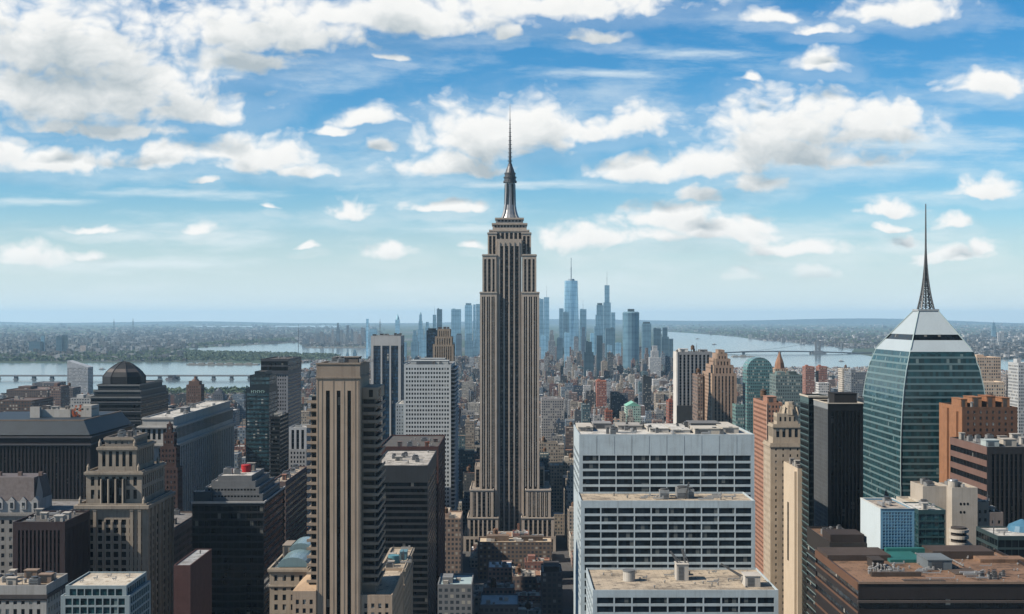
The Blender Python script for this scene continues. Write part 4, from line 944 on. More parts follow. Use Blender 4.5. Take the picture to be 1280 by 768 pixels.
    b.block(x0, x1, Y, Y + 40, 0, z, ('plain',), brick((.12, .064, .06)), None, roofing((.40, .41, .41)), par=.4); b.vent(x1 - 3, Y + 30, z)
    Y = 770; x0, x1, z = X(180, Y), X(217, Y), Z(662, Y)
    b = Building('brick_block', 'brown office block with grey roof and ranked side windows behind the ornate setback tower', x0, x1, Y, Y + 66, 'the brown ranked block', 648)
    b.block(x0, x1, Y, Y + 66, 0, z, ('grid', 3.4, 4.2, .5, .55, 5), stone((.16, .125, .11), streak=.5), G_BLACK, GREY_ROOF); b.done(); b.clutter(x0, x1, Y, Y + 64, z, 7, 55); b.cornice(x0, x1, Y, Y + 66, z - .8, .6, .9, stone((.2, .17, .15)))
    # broad dark block with sloping attic
    Y = 930; x0, x1, ze, z = X(-60, Y), X(113, Y), Z(546, Y), Z(527, Y)
    b = Building('dark_block', 'broad black office block with sloping slate attic and twin ledges', x0, x1, Y, Y + 105, 'the broad black block', 525)
    b.block(x0, x1, Y, Y + 105, 0, ze, ('col', 2.6, 3.9, .45, .7, 5), stone((.032, .028, .032), .6, .3), G_BLACK, DARK_ROOF, par=0, sp=stone((.025, .024, .027))); b.done()
    q = MB(); q.ring([(x0, Y + .6), (x1 - .6, Y + .6), (x1 - .6, Y + 104), (x0, Y + 104)], ze + 1, [(x0, Y + 7), (x1 - 7, Y + 7), (x1 - 7, Y + 97), (x0, Y + 97)], z); b.part('attic_roof', q, stone((.04, .055, .07), .5, .3))
    for zz, o in ((ze - .8, 1.2), (ze - 6, .9)): b.cornice(x0, x1, Y, Y + 105, zz, o, .9, stone((.12, .12, .13)))
    q = MB()
    for a in ((x0, x1 - 7, Y + 6.7, Y + 7.4), (x1 - 7.7, x1 - 6.9, Y + 7.4, Y + 97)): q.box(*a, z - .2, z + .7)
    b.part('parapet', q, stone((.28, .22, .17)))
    b2 = Building('roof_pavilion', 'long white pavilion with orange screen on the broad black block', X(40, 970), X(112, 970), 960, 990, 'the white roof pavilion', 512, foot=False)
    WP = stone((.60, .57, .52)); b2.root.location.z = z; WL[b2.root.name] = (*WL[b2.root.name][:2], z); b2.zlo = 0
    b2.block(X(40, 968), X(88, 968), 968, 985, z, z + 5, ('grid', 4, 4, .3, .4, 1.6), WP, G_DARK, PALE_ROOF); b2.block(X(88.5, 966), X(111, 966), 972, 990, z, z + 7.5, ('grid', 3.4, 3.2, .4, .4), WP, G_DARK, PALE_ROOF); b2.block(X(40, 968), X(52, 968), 964, 967.9, z, z + 7, ('plain',), WP, None, PALE_ROOF); b2.done()
    q = MB(); rr = random.Random(4)
    for k in range(26): a = rr.uniform(X(90, 966), X(101, 966)); c = z + rr.uniform(0, 8); q.box(a, a + rr.uniform(.5, 1.6), 964 + k * .07, 964.05 + k * .07, c, c + rr.uniform(.5, 1.8))
    b2.part('orange_screen', q, stone((.55, .14, .06))); b2.clutter(X(44, 968), X(86, 968), 968, 985, z + 5, 9, 61)
    # domed dark tower
    Y = 1150; b = Building('domed_tower', 'dark banded tower with eight sided ribbed dome', X(112, Y), X(176, Y), Y, Y + 92, 'the dark domed tower', 455)
    DB = stone((.05, .058, .066), .5, .3); x0, x1 = X(117, Y), X(176, Y); z = Z(482, Y)
    b.block(x0 - 2.5, x1, Y, Y + 92, 0, z - 10.5, ('band', 4, 4.1, .6, 2.6), DB, G_BLACK, DARK_ROOF); b.block(x0, x1 - 1, Y + 2, Y + 88, z - 10.49, z - 5, ('band', 4, 4.1, .6, 1.4), DB, G_BLACK, DARK_ROOF); b.block(x0 + 2.5, x1 - 2.5, Y + 4, Y + 80, z - 4.99, z, ('band', 4, 4.1, .6, 1.4), DB, G_BLACK, DARK_ROOF); b.block(X(112, Y), x0 - 2.6, Y + 6, Y + 60, 0, Z(508, Y), ('band', 4, 4.1, .6), DB, G_BLACK, DARK_ROOF)
    for zz, xa, xb, ya in ((z - .5, x0 + 2.5, x1 - 2.5, Y + 4), (z - 5.5, x0, x1 - 1, Y + 2), (z - 11, x0 - 2.5, x1, Y)): b.cornice(xa, xb, ya, Y + 80, zz, .8, 1.0, stone((.26, .27, .27)))
    for k in range(9): b.cornice(x0 - 2.5, x1, Y, Y + 92, z - 15 - 8.2 * k, .5, .8, stone((.17, .18, .19)), 'ledge')
    b.done(); cx, cy = X(155, 1175), 1176; R0 = 18.5
    pr = [(R0, 0), (R0, 6.5), (R0 * .84, 10.5), (R0 * .68, 13.4), (R0 * .46, 16.4), (R0 * .24, 18.6), (.3, 19.6)]
    for k, ((r0, h0), (r1, h1)) in enumerate(zip(pr, pr[1:])):
        q = MB(); q.cyl(cx, cy, z + .5 + h0, z + .5 + h1, r0, r1, 8, ph=math.pi / 8); b.part('dome', q, stone((.03, .034, .04), .6, .3) if k != 2 else stone((.15, .135, .13)))
    for k in range(8):
        q = MB(); a = math.pi / 8 + k * math.pi / 4
        for (r0, h0), (r1, h1) in zip(pr, pr[1:]): q.beam((cx + r0 * math.cos(a), cy + r0 * math.sin(a), z + .5 + h0), (cx + r1 * math.cos(a), cy + r1 * math.sin(a), z + .5 + h1), .6)
        b.part('dome_rib', q, stone((.06, .06, .065)))
    # large pale palace with arcade
    Y = 1010; x0, x1, z = X(172, Y), X(219, Y), Z(524, Y); PS = stone((.56, .55, .52), .85, .3, streak=.45)
    b = Building('arcaded_block', 'large pale stone block with arcaded attic and deep cornices', x0, x1, Y, Y + 215, 'the pale arcaded block', 508)
    zc = Z(556, Y)
    b.block(x0, x1, Y, Y + 215, 0, zc, ('col', 6.2, 4.2, .45, .62, 3), PS, G_DARK, PALE_ROOF, side=('col', 7.4, 4.2, .62, .55, 3), sp=stone((.24, .24, .24)))
    b.block(x0 + .8, x1 - .8, Y + 1, Y + 213, zc + .01, Z(534, Y), ('grid', 4.1, 10.5, .56, .76, 1.8), PS, G_BLACK, PALE_ROOF)
    b.block(x0 + 2.5, x1 - 2.5, Y + 4, Y + 208, Z(534, Y) + .01, z, ('plain',), PS, None, PALE_ROOF); b.done()
    b.cornice(x0, x1, Y, Y + 215, zc - .9, 1.8, 1.4, PS); b.cornice(x0 + .8, x1 - .8, Y + 1, Y + 213, Z(534, Y) - .8, 1.5, 1.2, PS); b.cornice(x0 + 2.5, x1 - 2.5, Y + 4, Y + 208, z - .6, .6, .8, PS)
    b.penthouse(x1 - 14, x1 - 9, Y + 70, Y + 84, z, 3.6, stone((.35, .35, .35))); q = MB(); q.cyl(x1 - 5, Y + 150, z, z + 2.4, 2, 2, 16); b.part('water_tank', q, stone((.6, .6, .58))); b.clutter(x0 + 3, x1 - 3, Y + 10, Y + 200, z, 10, 71)
    # brown spired tower before it
    Y = 900; b = Building('spired_tower', 'slender dark brown tower narrowing to a blunt stepped spire before the arcaded block', X(197, Y), X(222, Y), Y, Y + 14, 'the slender brown spire', 530)
    BS = brick((.10, .062, .055))
    for p0, p1, o, pa, pb in ((197, 222, 0, 700, 586), (199.5, 219.5, 1.5, 586, 560), (202.5, 216, 3, 560, 543), (206, 212, 5, 543, 532)): b.block(X(p0, Y), X(p1, Y), Y + o, Y + 14 - o, 0 if pa == 700 else Z(pa, Y) + .01, Z(pb, Y), ('grid', 2.3, 3.6, .4, .5), BS, G_DARK, DARK_ROOF, par=.5)
    b.done(); q = MB(); q.cyl(X(209, Y), Y + 7, Z(532, Y), Z(527, Y), 1.3, .1, 8); b.part('spire', q, BS)
    # wide dark block with framed roof and red tank
    Y = 690; x0, x1, z = X(240, Y), X(330, Y), Z(628, Y); DG = stone((.03, .034, .04), .45, .3)
    b = Building('dark_block', 'wide black glass block with stepped framed roof and bright red tank', x0, x1, Y, Y + 62, 'the black block with red tank', 590)
    b.block(x0, x1, Y, Y + 62, 0, z, ('band', 3, 3.9, .7, 2), DG, G_BLACK, DARK_ROOF, par=.3); b.cornice(x0, x1, Y, Y + 62, z - .3, .5, .8, stone((.5, .5, .49)))
    zz = z
    for k, (o, h) in enumerate(((2, 3.4), (5, 3.2), (8, 3.0), (11, 2.6))):
        b.block(x0 + o, x1 - o * .8, Y + 3 + o * .8, Y + 58 - o, zz + .01, zz + h, ('grid', 1.7, 1.6, .7, .6, .5), stone((.20, .21, .22), .5), G_BLACK, GREY_ROOF if k < 3 else roofing((.6, .58, .54)), par=.35); zz += h
    b.done(); q = MB(); q.cyl(x0 + 22, Y + 32, zz, zz + 3.6, 2.7, 2.7, 18); o = b.part('water_tank', q, stone((.50, .025, .03), .5, .2)); q = MB(); q.cyl(x0 + 22, Y + 32, zz + 3.6, zz + 4.1, 2.9, 2.4, 18); b.part('tank_roof', q, stone((.4, .02, .02), .5), o)
    b.clutter(x0 + 10, x1 - 10, Y + 14, Y + 46, zz, 7, 73); q = MB(); q.box(x0 + .4, x0 + 10, Y + 1.2, Y + 4, z + .3, z + 5.5); b.part('roof_screen', q, stone((.04, .06, .08), .4))
    # pink brown slab beside it
    Y = 800; x0, x1, z = X(338, Y), X(357, Y), Z(604, Y)
    b = Building('brick_slab', 'dusky pink brown slab with rows of side windows left of the striped tower', x0, x1, Y, Y + 84, 'the dusky pink slab', 598)
    b.block(x0, x1, Y, Y + 84, 0, z, ('band', 3.4, 4.0, .5, 2.5), stone((.21, .155, .145), streak=.5), G_BLACK, TAN_ROOF); b.done(); b.clutter(x0, x1, Y, Y + 80, z, 16, 77, colors=[(.4, .2, .14), (.5, .48, .44)])
    # far left cluster: navy stepped tower, gridded tower with dark cap, blocks below
    Y = 1120; b = Building('stepped_tower', 'dark green glass tower stepping up in corners with pale lettering band', X(308, Y), X(336, Y), Y, Y + 40, 'the dark stepped glass tower', 466)
    DB = stone((.03, .045, .055), .45); g = glass((.015, .04, .05), .12, .5, blinds=.02)
    for p0, p1, o, pt in ((307, 336.5, 0, 486), (311, 336, 4, 470), (316, 330, 8, 465.5)):
        b.block(X(p0, Y), X(p1, Y), Y + o, Y + 40 - o * .5, 0 if o == 0 else Z(486, Y) + .01 if o == 4 else Z(470, Y) + .01, Z(pt, Y), ('band', 2.6, 3.7, .72, 3.5 if o == 0 else 1), DB, g, DARK_ROOF, par=.4)
    b.done(); q = MB(); rr = random.Random(6); xx = X(314, Y)
    for k in range(7):
        q.box(xx, xx + .5, Y - .3, Y - .003, Z(491.5, Y), Z(488, Y))
        if k % 2: q.box(xx + .5, xx + 1.3, Y - .3, Y - .003, Z(488.6, Y), Z(488, Y))
        else: q.box(xx + .5, xx + 1.2, Y - .3, Y - .003, Z(490, Y), Z(489.4, Y))
        xx += 1.75
    b.part('lettering', q, stone((.42, .62, .58)))
    Y = 1260; x0, x1, z = X(327, Y), X(360, Y), Z(450, Y)
    b = Building('office_tower', 'grey gridded office tower with dark banded cap near the river', x0, x1, Y, Y + 78, 'the dark capped grey tower', 449)
    GS = stone((.30, .31, .33)); b.block(x0, x1, Y, Y + 78, 0, Z(468, Y), ('grid', 2.3, 3.5, .5, .5, 1), GS, G_BLACK, DARK_ROOF, side=('band', 4, 3.6, .5, 1)); b.block(x0 - .6, x1 + .4, Y - .6, Y + 78, Z(468, Y) + .01, z, ('band', 4, 5.2, .72, 1.4), stone((.09, .10, .115), .5), G_BLACK, DARK_ROOF); b.done()
    q = MB(); q.box(x0, x0 + 6, Y - .5, Y - .003, 0, Z(469, Y)); b.part('corner_panel', q, stone((.04, .05, .06))); b.clutter(x0, x1, Y, Y + 70, z, 5, 81)
    Y = 1060; x0, x1, z = X(338, Y), X(350, Y), Z(522, Y)
    b = Building('office_block', 'dark block with pale roof and striped side below the grey gridded tower', x0, x1, Y, Y + 40, 'the dark striped block', 514)
    b.block(x0, x1, Y, Y + 40, 0, z, ('band', 2.6, 3.4, .6), stone((.035, .04, .045)), G_BLACK, PALE_ROOF, side=('band', 2.6, 3.4, .45)); b.done(); b.clutter(x0, x1, Y, Y + 38, z, 5, 83)
    Y = 1000; x0, x1, z = X(361, Y), X(383, Y), Z(536, Y)
    b = Building('office_block', 'small white framed block with tall paired windows left of the striped tower', x0, x1, Y, Y + 30, 'the white framed block', 530)
    b.block(x0, x1, Y, Y + 30, 0, Z(563, Y), ('grid', 2.4, 3.3, .5, .55), stone((.42, .42, .41)), G_BLACK, PALE_ROOF); b.block(x0, x1, Y + .5, Y + 30, Z(563, Y) + .01, z, ('col', 4.4, 3.4, .55, .8, 1), stone((.55, .56, .56)), G_BLACK, PALE_ROOF, sp=stone((.1, .11, .12))); b.done(); b.clutter(x0, x1, Y, Y + 28, z, 7, 85)
    # two small brick spires by the river
    for lab, p, pt, Y, w, ref in (('little brown brick tower with pointed lantern standing above the pale arcaded block', 242, 470, 1700, 19, 'the pointed brick tower'), ('smaller grey brick tower with blunt cap beside the trees', 272, 481, 2000, 16, 'the blunt brick tower')):
        cx = X(p, Y); z = Z(pt + 12, Y); b = Building('spired_tower', lab, cx - w / 2, cx + w / 2, Y, Y + w, ref, pt); BB = brick((.20, .13, .105)) if p < 250 else stone((.17, .19, .22))
        b.block(cx - w / 2, cx + w / 2, Y, Y + w, 0, z, ('grid', 2.6, 3.6, .4, .5), BB, G_DARK, DARK_ROOF); b.block(cx - w * .36, cx + w * .36, Y + 2, Y + w - 2, z + .01, z + 4.5, ('grid', 2.4, 3.6, .4, .5), BB, G_DARK, DARK_ROOF); b.done()
        q = MB(); q.cyl(cx, Y + w / 2, z + 4.5, z + 7, w * .3, w * .22, 8); q.cyl(cx, Y + w / 2, z + 7, z + (12.4 if p < 250 else 9.5), w * .14, .15, 8); b.part('spire', q, BB)
left_side()

# ------------------------------------------------------------------ ground, water, far shores
def G(px, py): return X(px, GY(py)), GY(py)
W_NEAR = [(-160, 452), (0, 454), (100, 454.5), (180, 453.2), (238, 452.5), (262, 453), (300, 454.2), (345, 454.8), (392, 453.5), (384, 470), (350, 486), (311, 489), (200, 490), (110, 487), (60, 486), (30, 493), (0, 500), (-160, 512)]
W_FAR = [(221, 437.2), (290, 432.6), (345, 430.4), (372, 428.6), (378, 433), (462, 433.6), (476, 447), (440, 450), (404, 452.6), (428, 446.2), (400, 443.6), (320, 441.6), (260, 440)]
W_RIGHT = [(826, 414.5), (860, 416.5), (918, 421), (951, 426), (986, 428), (1039, 433.5), (1068, 436.5), (1064, 441), (1090, 446), (1130, 447), (1255, 449), (1420, 449), (1420, 462), (1268, 465), (1130, 462), (1087, 461), (914, 460), (838, 458), (838, 438)]
SLIVERS = [[(-40, 404.3), (60, 404.1), (134, 404.9), (60, 405.6), (-40, 405.9)], [(235, 407.6), (330, 408), (425, 406.8), (425, 409.4), (330, 409.2), (250, 408.9)], [(880, 403.9), (1020, 403.7), (1020, 404.4), (900, 404.6)]]
def inside(p, poly):
    x, y = p; c = False; n = len(poly)
    for i in range(n):
        (x0, y0), (x1, y1) = poly[i], poly[i - 1]
        if (y0 > y) != (y1 > y) and x < (x1 - x0) * (y - y0) / (y1 - y0) + x0: c = not c
    return c
def wet(px, py): return any(inside((px, py), w) for w in (W_NEAR, W_FAR, W_RIGHT))
def water_mat():
    m, t, p = mat('river_water')
    co = t.n('ShaderNodeTexCoord').outputs['Object']
    h = t.m('ADD', t.noise(co, 0.05, 4, 0.6, dim='3D'), t.m('MULTIPLY', t.noise(co, 0.004, 3, 0.6, dim='3D'), 2.0))
    bp = t.n('ShaderNodeBump'); bp.inputs['Strength'].default_value = 0.08; bp.inputs['Distance'].default_value = 1.2
    t.put(bp.inputs['Height'], h); t.nt.links.new(bp.outputs[0], p.inputs['Normal'])
    p.inputs['Base Color'].default_value = (0.055, 0.075, 0.08, 1); p.inputs['Roughness'].default_value = 0.12; p.inputs['IOR'].default_value = 1.33
    return m
def ground_mat():
    m, t, p = mat('ground')
    co = t.n('ShaderNodeTexCoord').outputs['Object']
    big = t.noise(co, 0.0006, 5, 0.6, dim='3D')
    q = t.vm('FLOOR', t.vm('MULTIPLY', co, (1 / 34., 1 / 55., 0)))
    w, _ = t.white(q)
    roofs = t.mix(w, (0.05, 0.052, 0.055), (0.17, 0.16, 0.145))
    built = t.mix(t.ramp(w, 0.62, 0.98, False), (0.06, 0.065, 0.07), roofs)
    green = t.mix(t.noise(co, 0.012, 3, 0.6, dim='3D'), (0.018, 0.034, 0.022), (0.05, 0.075, 0.045))
    far = t.mix(t.ramp(big, 0.36, 0.52), built, green)
    y = t.sep(co)[1]
    near = t.mix(t.noise(co, 0.03, 4, 0.6, dim='3D'), (0.035, 0.035, 0.036), (0.075, 0.072, 0.07))
    t.put(p.inputs['Base Color'], t.mix(t.ramp(y, 3300, 3800, False), near, far))
    p.inputs['Roughness'].default_value = 0.95; p.inputs['Specular IOR Level'].default_value = 0.15
    return m
g = MB(); g.face(((-40000, -400, 0), (40000, -400, 0), (40000, 52000, 0), (-40000, 52000, 0))); structure('ground', g, ground_mat())
WM = water_mat()
for nm, poly in (('river', W_NEAR), ('river', W_FAR), ('river', W_RIGHT), ('far_bay', SLIVERS[0]), ('far_bay', SLIVERS[1]), ('far_bay', SLIVERS[2])):
    g = MB(); g.face([(*G(a, c), 0.5) for a, c in poly]); structure(nm, g, WM)
g = MB(); rr = random.Random(3)
ridge = [(x_, 90 + 70 * math.sin(x_ / 5200.) + 55 * math.sin(x_ / 1900. + 1)) for x_ in range(-24000, 24001, 600)]
for (xa, ha), (xb, hb) in zip(ridge, ridge[1:]):
    ha, hb = max(12, ha), max(12, hb)
    g.face(((xa, 44000, 0), (xb, 44000, 0), (xb, 46500, hb), (xa, 46500, ha))); g.face(((xa, 46500, ha), (xb, 46500, hb), (xb, 50000, 0), (xa, 50000, 0)))
structure('hills', g, stone((.035, .055, .05), scale=.002))

# woods on the island and along the shores: leaf clumps, nobody could count them
def leaves_mat():
    m, t, p = mat('leaves')
    co = t.n('ShaderNodeTexCoord').outputs['Object']
    t.put(p.inputs['Base Color'], t.mix(t.noise(co, 0.05, 3, 0.6, dim='3D'), (0.022, 0.048, 0.026), (0.075, 0.105, 0.05)))
    p.inputs['Roughness'].default_value = 0.9; return m
LM = leaves_mat()
def wood(name, label, poly, n, h0, h1, seed):
    r = random.Random(seed); q = MB(); xs = [a for a, _ in poly]; ys = [c for _, c in poly]; k = 0
    while k < n:
        a, c = r.uniform(min(xs), max(xs)), r.uniform(min(ys), max(ys))
        if not inside((a, c), poly) or wet(a, c): continue
        k += 1; x, y = G(a, c); h = r.uniform(h0, h1); w = h * r.uniform(.35, .6)
        q.beam((x, y, 0), (x, y, h * .5), h * .05)
        for j in range(12):
            th, ph, rad = r.uniform(0, 6.28), r.uniform(-.6, 1.5), r.uniform(.5, 1)
            cx, cy, cz = x + w * rad * math.cos(th) * math.cos(ph), y + w * rad * math.sin(th) * math.cos(ph), h * .62 + h * .38 * rad * math.sin(ph)
            s = w * r.uniform(.35, .6); u = Vector((r.gauss(0, 1), r.gauss(0, 1), r.gauss(0, 1))).normalized() * s; v = u.orthogonal().normalized() * s
            v.rotate(__import__('mathutils').Quaternion(u.normalized(), r.uniform(0, 3)))
            C = Vector((cx, cy, cz)); q.face([tuple(C + u), tuple(C + v), tuple(C - u * .8), tuple(C - v * 1.1)])
    tag(q.build(name, LM), label, 'trees', kind='stuff')
wood('island_woods', 'dark woods covering the long island in the river', [(180, 436.5), (221, 438.4), (260, 440.8), (320, 442.2), (400, 444.2), (427, 446), (400, 450.5), (330, 452.5), (240, 452), (180, 452.5)], 2600, 11, 19, 1)
wood('shore_trees', 'trees along the near bank of the river', [(170, 490.5), (312, 489.5), (350, 487), (388, 470), (392, 482), (340, 497), (170, 498)], 900, 9, 17, 2)
wood('far_shore_trees', 'trees on the far bank of the river', [(-20, 445), (180, 441), (230, 439), (180, 452.3), (-20, 453)], 1300, 12, 22, 3)
wood('far_shore_trees', 'trees along the farther bank beside the distant towers', [(225, 433.8), (300, 427), (372, 424), (372, 427.6), (290, 431.6)], 900, 14, 26, 4)
wood('right_shore_trees', 'trees on the low shore across the wide river', [(860, 410), (1090, 416), (1110, 432), (1040, 432), (950, 424), (870, 415)], 1500, 14, 26, 5)

# small buildings spread over the far shores, too many to count
HOUSE = [(.18, .185, .19), (.15, .13, .12), (.10, .11, .12), (.40, .40, .39), (.16, .15, .14), (.06, .07, .08), (.08, .09, .10), (.10, .095, .09), (.52, .51, .50)]
def far_town(name, label, boxes, n, seed):
    r = random.Random(seed); q = MB(); k = 0
    while k < n:
        a0, a1, c0, c1 = r.choice(boxes); a, c = r.uniform(a0, a1), r.uniform(c0, c1)
        if wet(a, c): continue
        x, y = G(a, c); k += 1; s = max(1.0, y / 9000.) ** .7
        w, d, h = r.uniform(10, 34) * s, r.uniform(12, 40) * s, r.choice([7, 8, 9, 10, 12, 16, 22, 34 if r.random() < .3 else 14]) * s ** .5
        if any(wet(640 + F * xx / yy, HOR + CAMZ * F / yy) for xx, yy in ((x - w / 2, y), (x + w / 2, y))): continue
        q.col = (*r.choice(HOUSE), r.uniform(2.5, 4)); q.box(x - w / 2, x + w / 2, y, y + d, 0, h, 0, 1, bottom=False)
    tag(q.build(name, [TOWN_WALL, TOWN_PLAIN]), label, 'houses', kind='stuff')
far_town('far_shore_houses', 'small houses and sheds scattered over the far river shore', [(-30, 480, 405.5, 436), (-30, 230, 420, 452), (140, 470, 410, 428)], 5200, 11)
far_town('opposite_shore_houses', 'small houses and sheds on the shore across the wide river', [(820, 1300, 404.5, 432), (950, 1130, 420, 436), (1210, 1300, 420, 449)], 4800, 12)
far_town('waterside_houses', 'low buildings crowded along the bank under the far shore cluster', [(374, 470, 418, 433)], 900, 13)
def pier(px0, px1, py, w, label):
    (xa, ya), (xb, yb) = G(px0, py), G(px1, py); m_ = MB(); m_.box(xa, xb, ya, ya + w, -1, 4.5)
    n_ = int((xb - xa) / 45)
    for k in range(n_): m_.box(xa + k * 45 + 6, xa + k * 45 + 34, ya + w * .3, ya + w * .7, 4.5, 8 + (k * 7) % 5)
    tag(m_.build('pier', stone((.33, .31, .27))), label, 'pier')
pier(233, 322, 456.6, 60, 'long low pier with pale sheds beside the wooded island')
pier(381, 462, 435.2, 90, 'dark breakwater pier below the distant cluster of towers')
pier(916, 944, 446.6, 70, 'short flat breakwater below the long bridge')

# ------------------------------------------------------------------ bridges
def low_bridge():
    Y = 4760; b = thing('bridge', 'long low road bridge on piers crossing the near river', 'bridge', (X(150, Y), Y, 0)); M = stone((.20, .21, .22)); x0, x1 = X(-60, Y), X(345, Y)
    zd = Z(473, Y) + 6
    q = MB(); q.box(x0, x1, Y, Y + 22, zd, zd + 3); q.build('deck', M, b)
    q = MB(); q.box(x0, x1, Y, Y + .6, zd + 3, zd + 5); q.box(x0, x1, Y + 21.4, Y + 22, zd + 3, zd + 5)
    n_ = int((x1 - x0) / 12)
    for k in range(n_): q.box(x0 + k * 12, x0 + k * 12 + .8, Y, Y + .59, zd + 5, zd + 8)
    q.build('railing', stone((.36, .36, .36)), b)
    for k in range(18):
        q = MB(); xx = x0 + (k + .5) * (x1 - x0) / 18; q.box(xx - 5, xx + 5, Y + 2, Y + 20, -1, zd - .01); q.box(xx - 8, xx + 8, Y, Y + 22, -1, 2); q.build('pier', M, b)
    q = MB(); xx = X(216, Y); q.cyl(xx, Y - 14, -1, 7, 26, 20, 10); q.box(xx - 12, xx + 12, Y - 20, Y - 4, 7, 16); tag(q.build('pier_house', stone((.08, .08, .09))), 'dark squat pier house on a round islet beside the low bridge', 'pier house')
low_bridge()
def long_bridge():
    Y = 8100; b = thing('bridge', 'long suspension bridge with single tower crossing the wide river', 'bridge', (X(1000, Y), Y, 0)); M = stone((.085, .10, .12)); zf = lambda p: Z(441.0 - 2.2 * math.sin(max(0, min(1, (p - 890) / 180)) * math.pi), Y)
    q = MB(); ps = list(range(880, 1100, 10))
    for a, c in zip(ps, ps[1:]):
        za, zb = zf(a), zf(c); xa, xb = X(a, Y), X(c, Y); h = 7
        q.face(((xa, Y, za - h), (xb, Y, zb - h), (xb, Y, zb), (xa, Y, za))); q.face(((xa, Y, za), (xb, Y, zb), (xb, Y + 30, zb), (xa, Y + 30, za))); q.face(((xb, Y + 30, zb - h), (xa, Y + 30, za - h), (xa, Y + 30, za), (xb, Y + 30, zb))); q.face(((xa, Y + 30, za - h), (xb, Y + 30, zb - h), (xb, Y, zb - h), (xa, Y, za - h)))
    q.build('deck', M, b)
    tx = X(1023, Y); zt = Z(426.5, Y); S = stone((.22, .24, .26))
    for yy in (Y - 4, Y + 28): q = MB(); q.box(tx - 14, tx - 6, yy, yy + 6, 0, zt); q.box(tx + 6, tx + 14, yy, yy + 6, 0, zt); q.box(tx - 6, tx + 6, yy, yy + 6, zt - 8, zt - 1); q.box(tx - 6, tx + 6, yy, yy + 6, zf(1023) + 14, zf(1023) + 20); q.build('tower', S, b)
    q = MB(); q.box(tx - 45, tx + 45, Y - 22, Y + 52, -1, 9); q.box(tx - 26, tx + 26, Y - 10, Y + 40, 9, 20); q.build('pier', S, b)
    for k in range(4): q = MB(); xx = X((900, 930, 975, 1062)[k], Y); q.box(xx - 7, xx + 7, Y + 3, Y + 27, -1, zf((900, 930, 975, 1062)[k]) - 7.01); q.build('pier', M, b)
    for pe in (925, 1090):
        q = MB(); pts = [(tx + (X(pe, Y) - tx) * t, Y + 2, zf(1023 + (pe - 1023) * t) + 1 + (zt - zf(1023) - 1) * (1 - t) ** 2) for t in [k / 10 for k in range(11)]]
        for a, c in zip(pts, pts[1:]): q.beam(a, c, 1.4)
        q.build('cable', M, b)
long_bridge()

# ------------------------------------------------------------------ distant single structures
def radio_mast(px, pt, pb, Y, w, label):
    q = MB(); x = X(px, Y); z0, z1 = 0, Z(pt, Y)
    q.beam((x, Y, z0), (x, Y, z1), w); q.beam((x, Y, z1), (x, Y, z1 + (z1 - z0) * .18), w * .5)
    for k in (.3, .5, .7, .9): q.beam((x - w * 1.4, Y, z1 * k), (x + w * 1.4, Y, z1 * k), w * .6)
    tag(q.build('radio_mast', steel((.10, .12, .14))), label, 'mast')
radio_mast(142.5, 401.5, 0, 19000, 8, 'thin mast at the horizon, left one of two')
radio_mast(166.3, 401, 0, 19000, 9, 'thin mast at the horizon, right one of two')
radio_mast(373, 411, 0, 8200, 3, 'lone thin mast rising beside the wooded island')

for k, (p, py, L_, lab) in enumerate(((872, 424, 46, 'small pale ferry crossing the upper wide river'), (893, 431, 40, 'small dark barge low on the wide river'), (1052, 452, 30, 'tiny white boat near the bank by the faceted glass tower'), (128, 462, 30, 'tiny white boat on the near river beside the slant topped slab'))):
    x_, y_ = G(p, py); b = thing('boat', lab, 'boat', (x_, y_, .5)); c = (.55, .55, .54) if k != 1 else (.06, .06, .065)
    q = MB(); w = L_ * .22; q.ring([(x_ - L_ * .42, y_ - w * .8), (x_ + L_ * .3, y_ - w * .8), (x_ + L_ * .42, y_), (x_ + L_ * .3, y_ + w * .8), (x_ - L_ * .42, y_ + w * .8)], .5, [(x_ - L_ / 2, y_ - w), (x_ + L_ * .34, y_ - w), (x_ + L_ / 2, y_), (x_ + L_ * .34, y_ + w), (x_ - L_ / 2, y_ + w)], L_ * .09); q.build('hull', stone(c), b, WL[b.name])
    q = MB(); q.box(x_ - L_ * .35, x_ + L_ * .12, y_ - w * .6, y_ + w * .6, L_ * .09, L_ * .2); q.box(x_ - L_ * .05, x_ + L_ * .1, y_ - w * .4, y_ + w * .4, L_ * .2, L_ * .28); q.build('cabin', stone((.6, .6, .58)), b, WL[b.name])

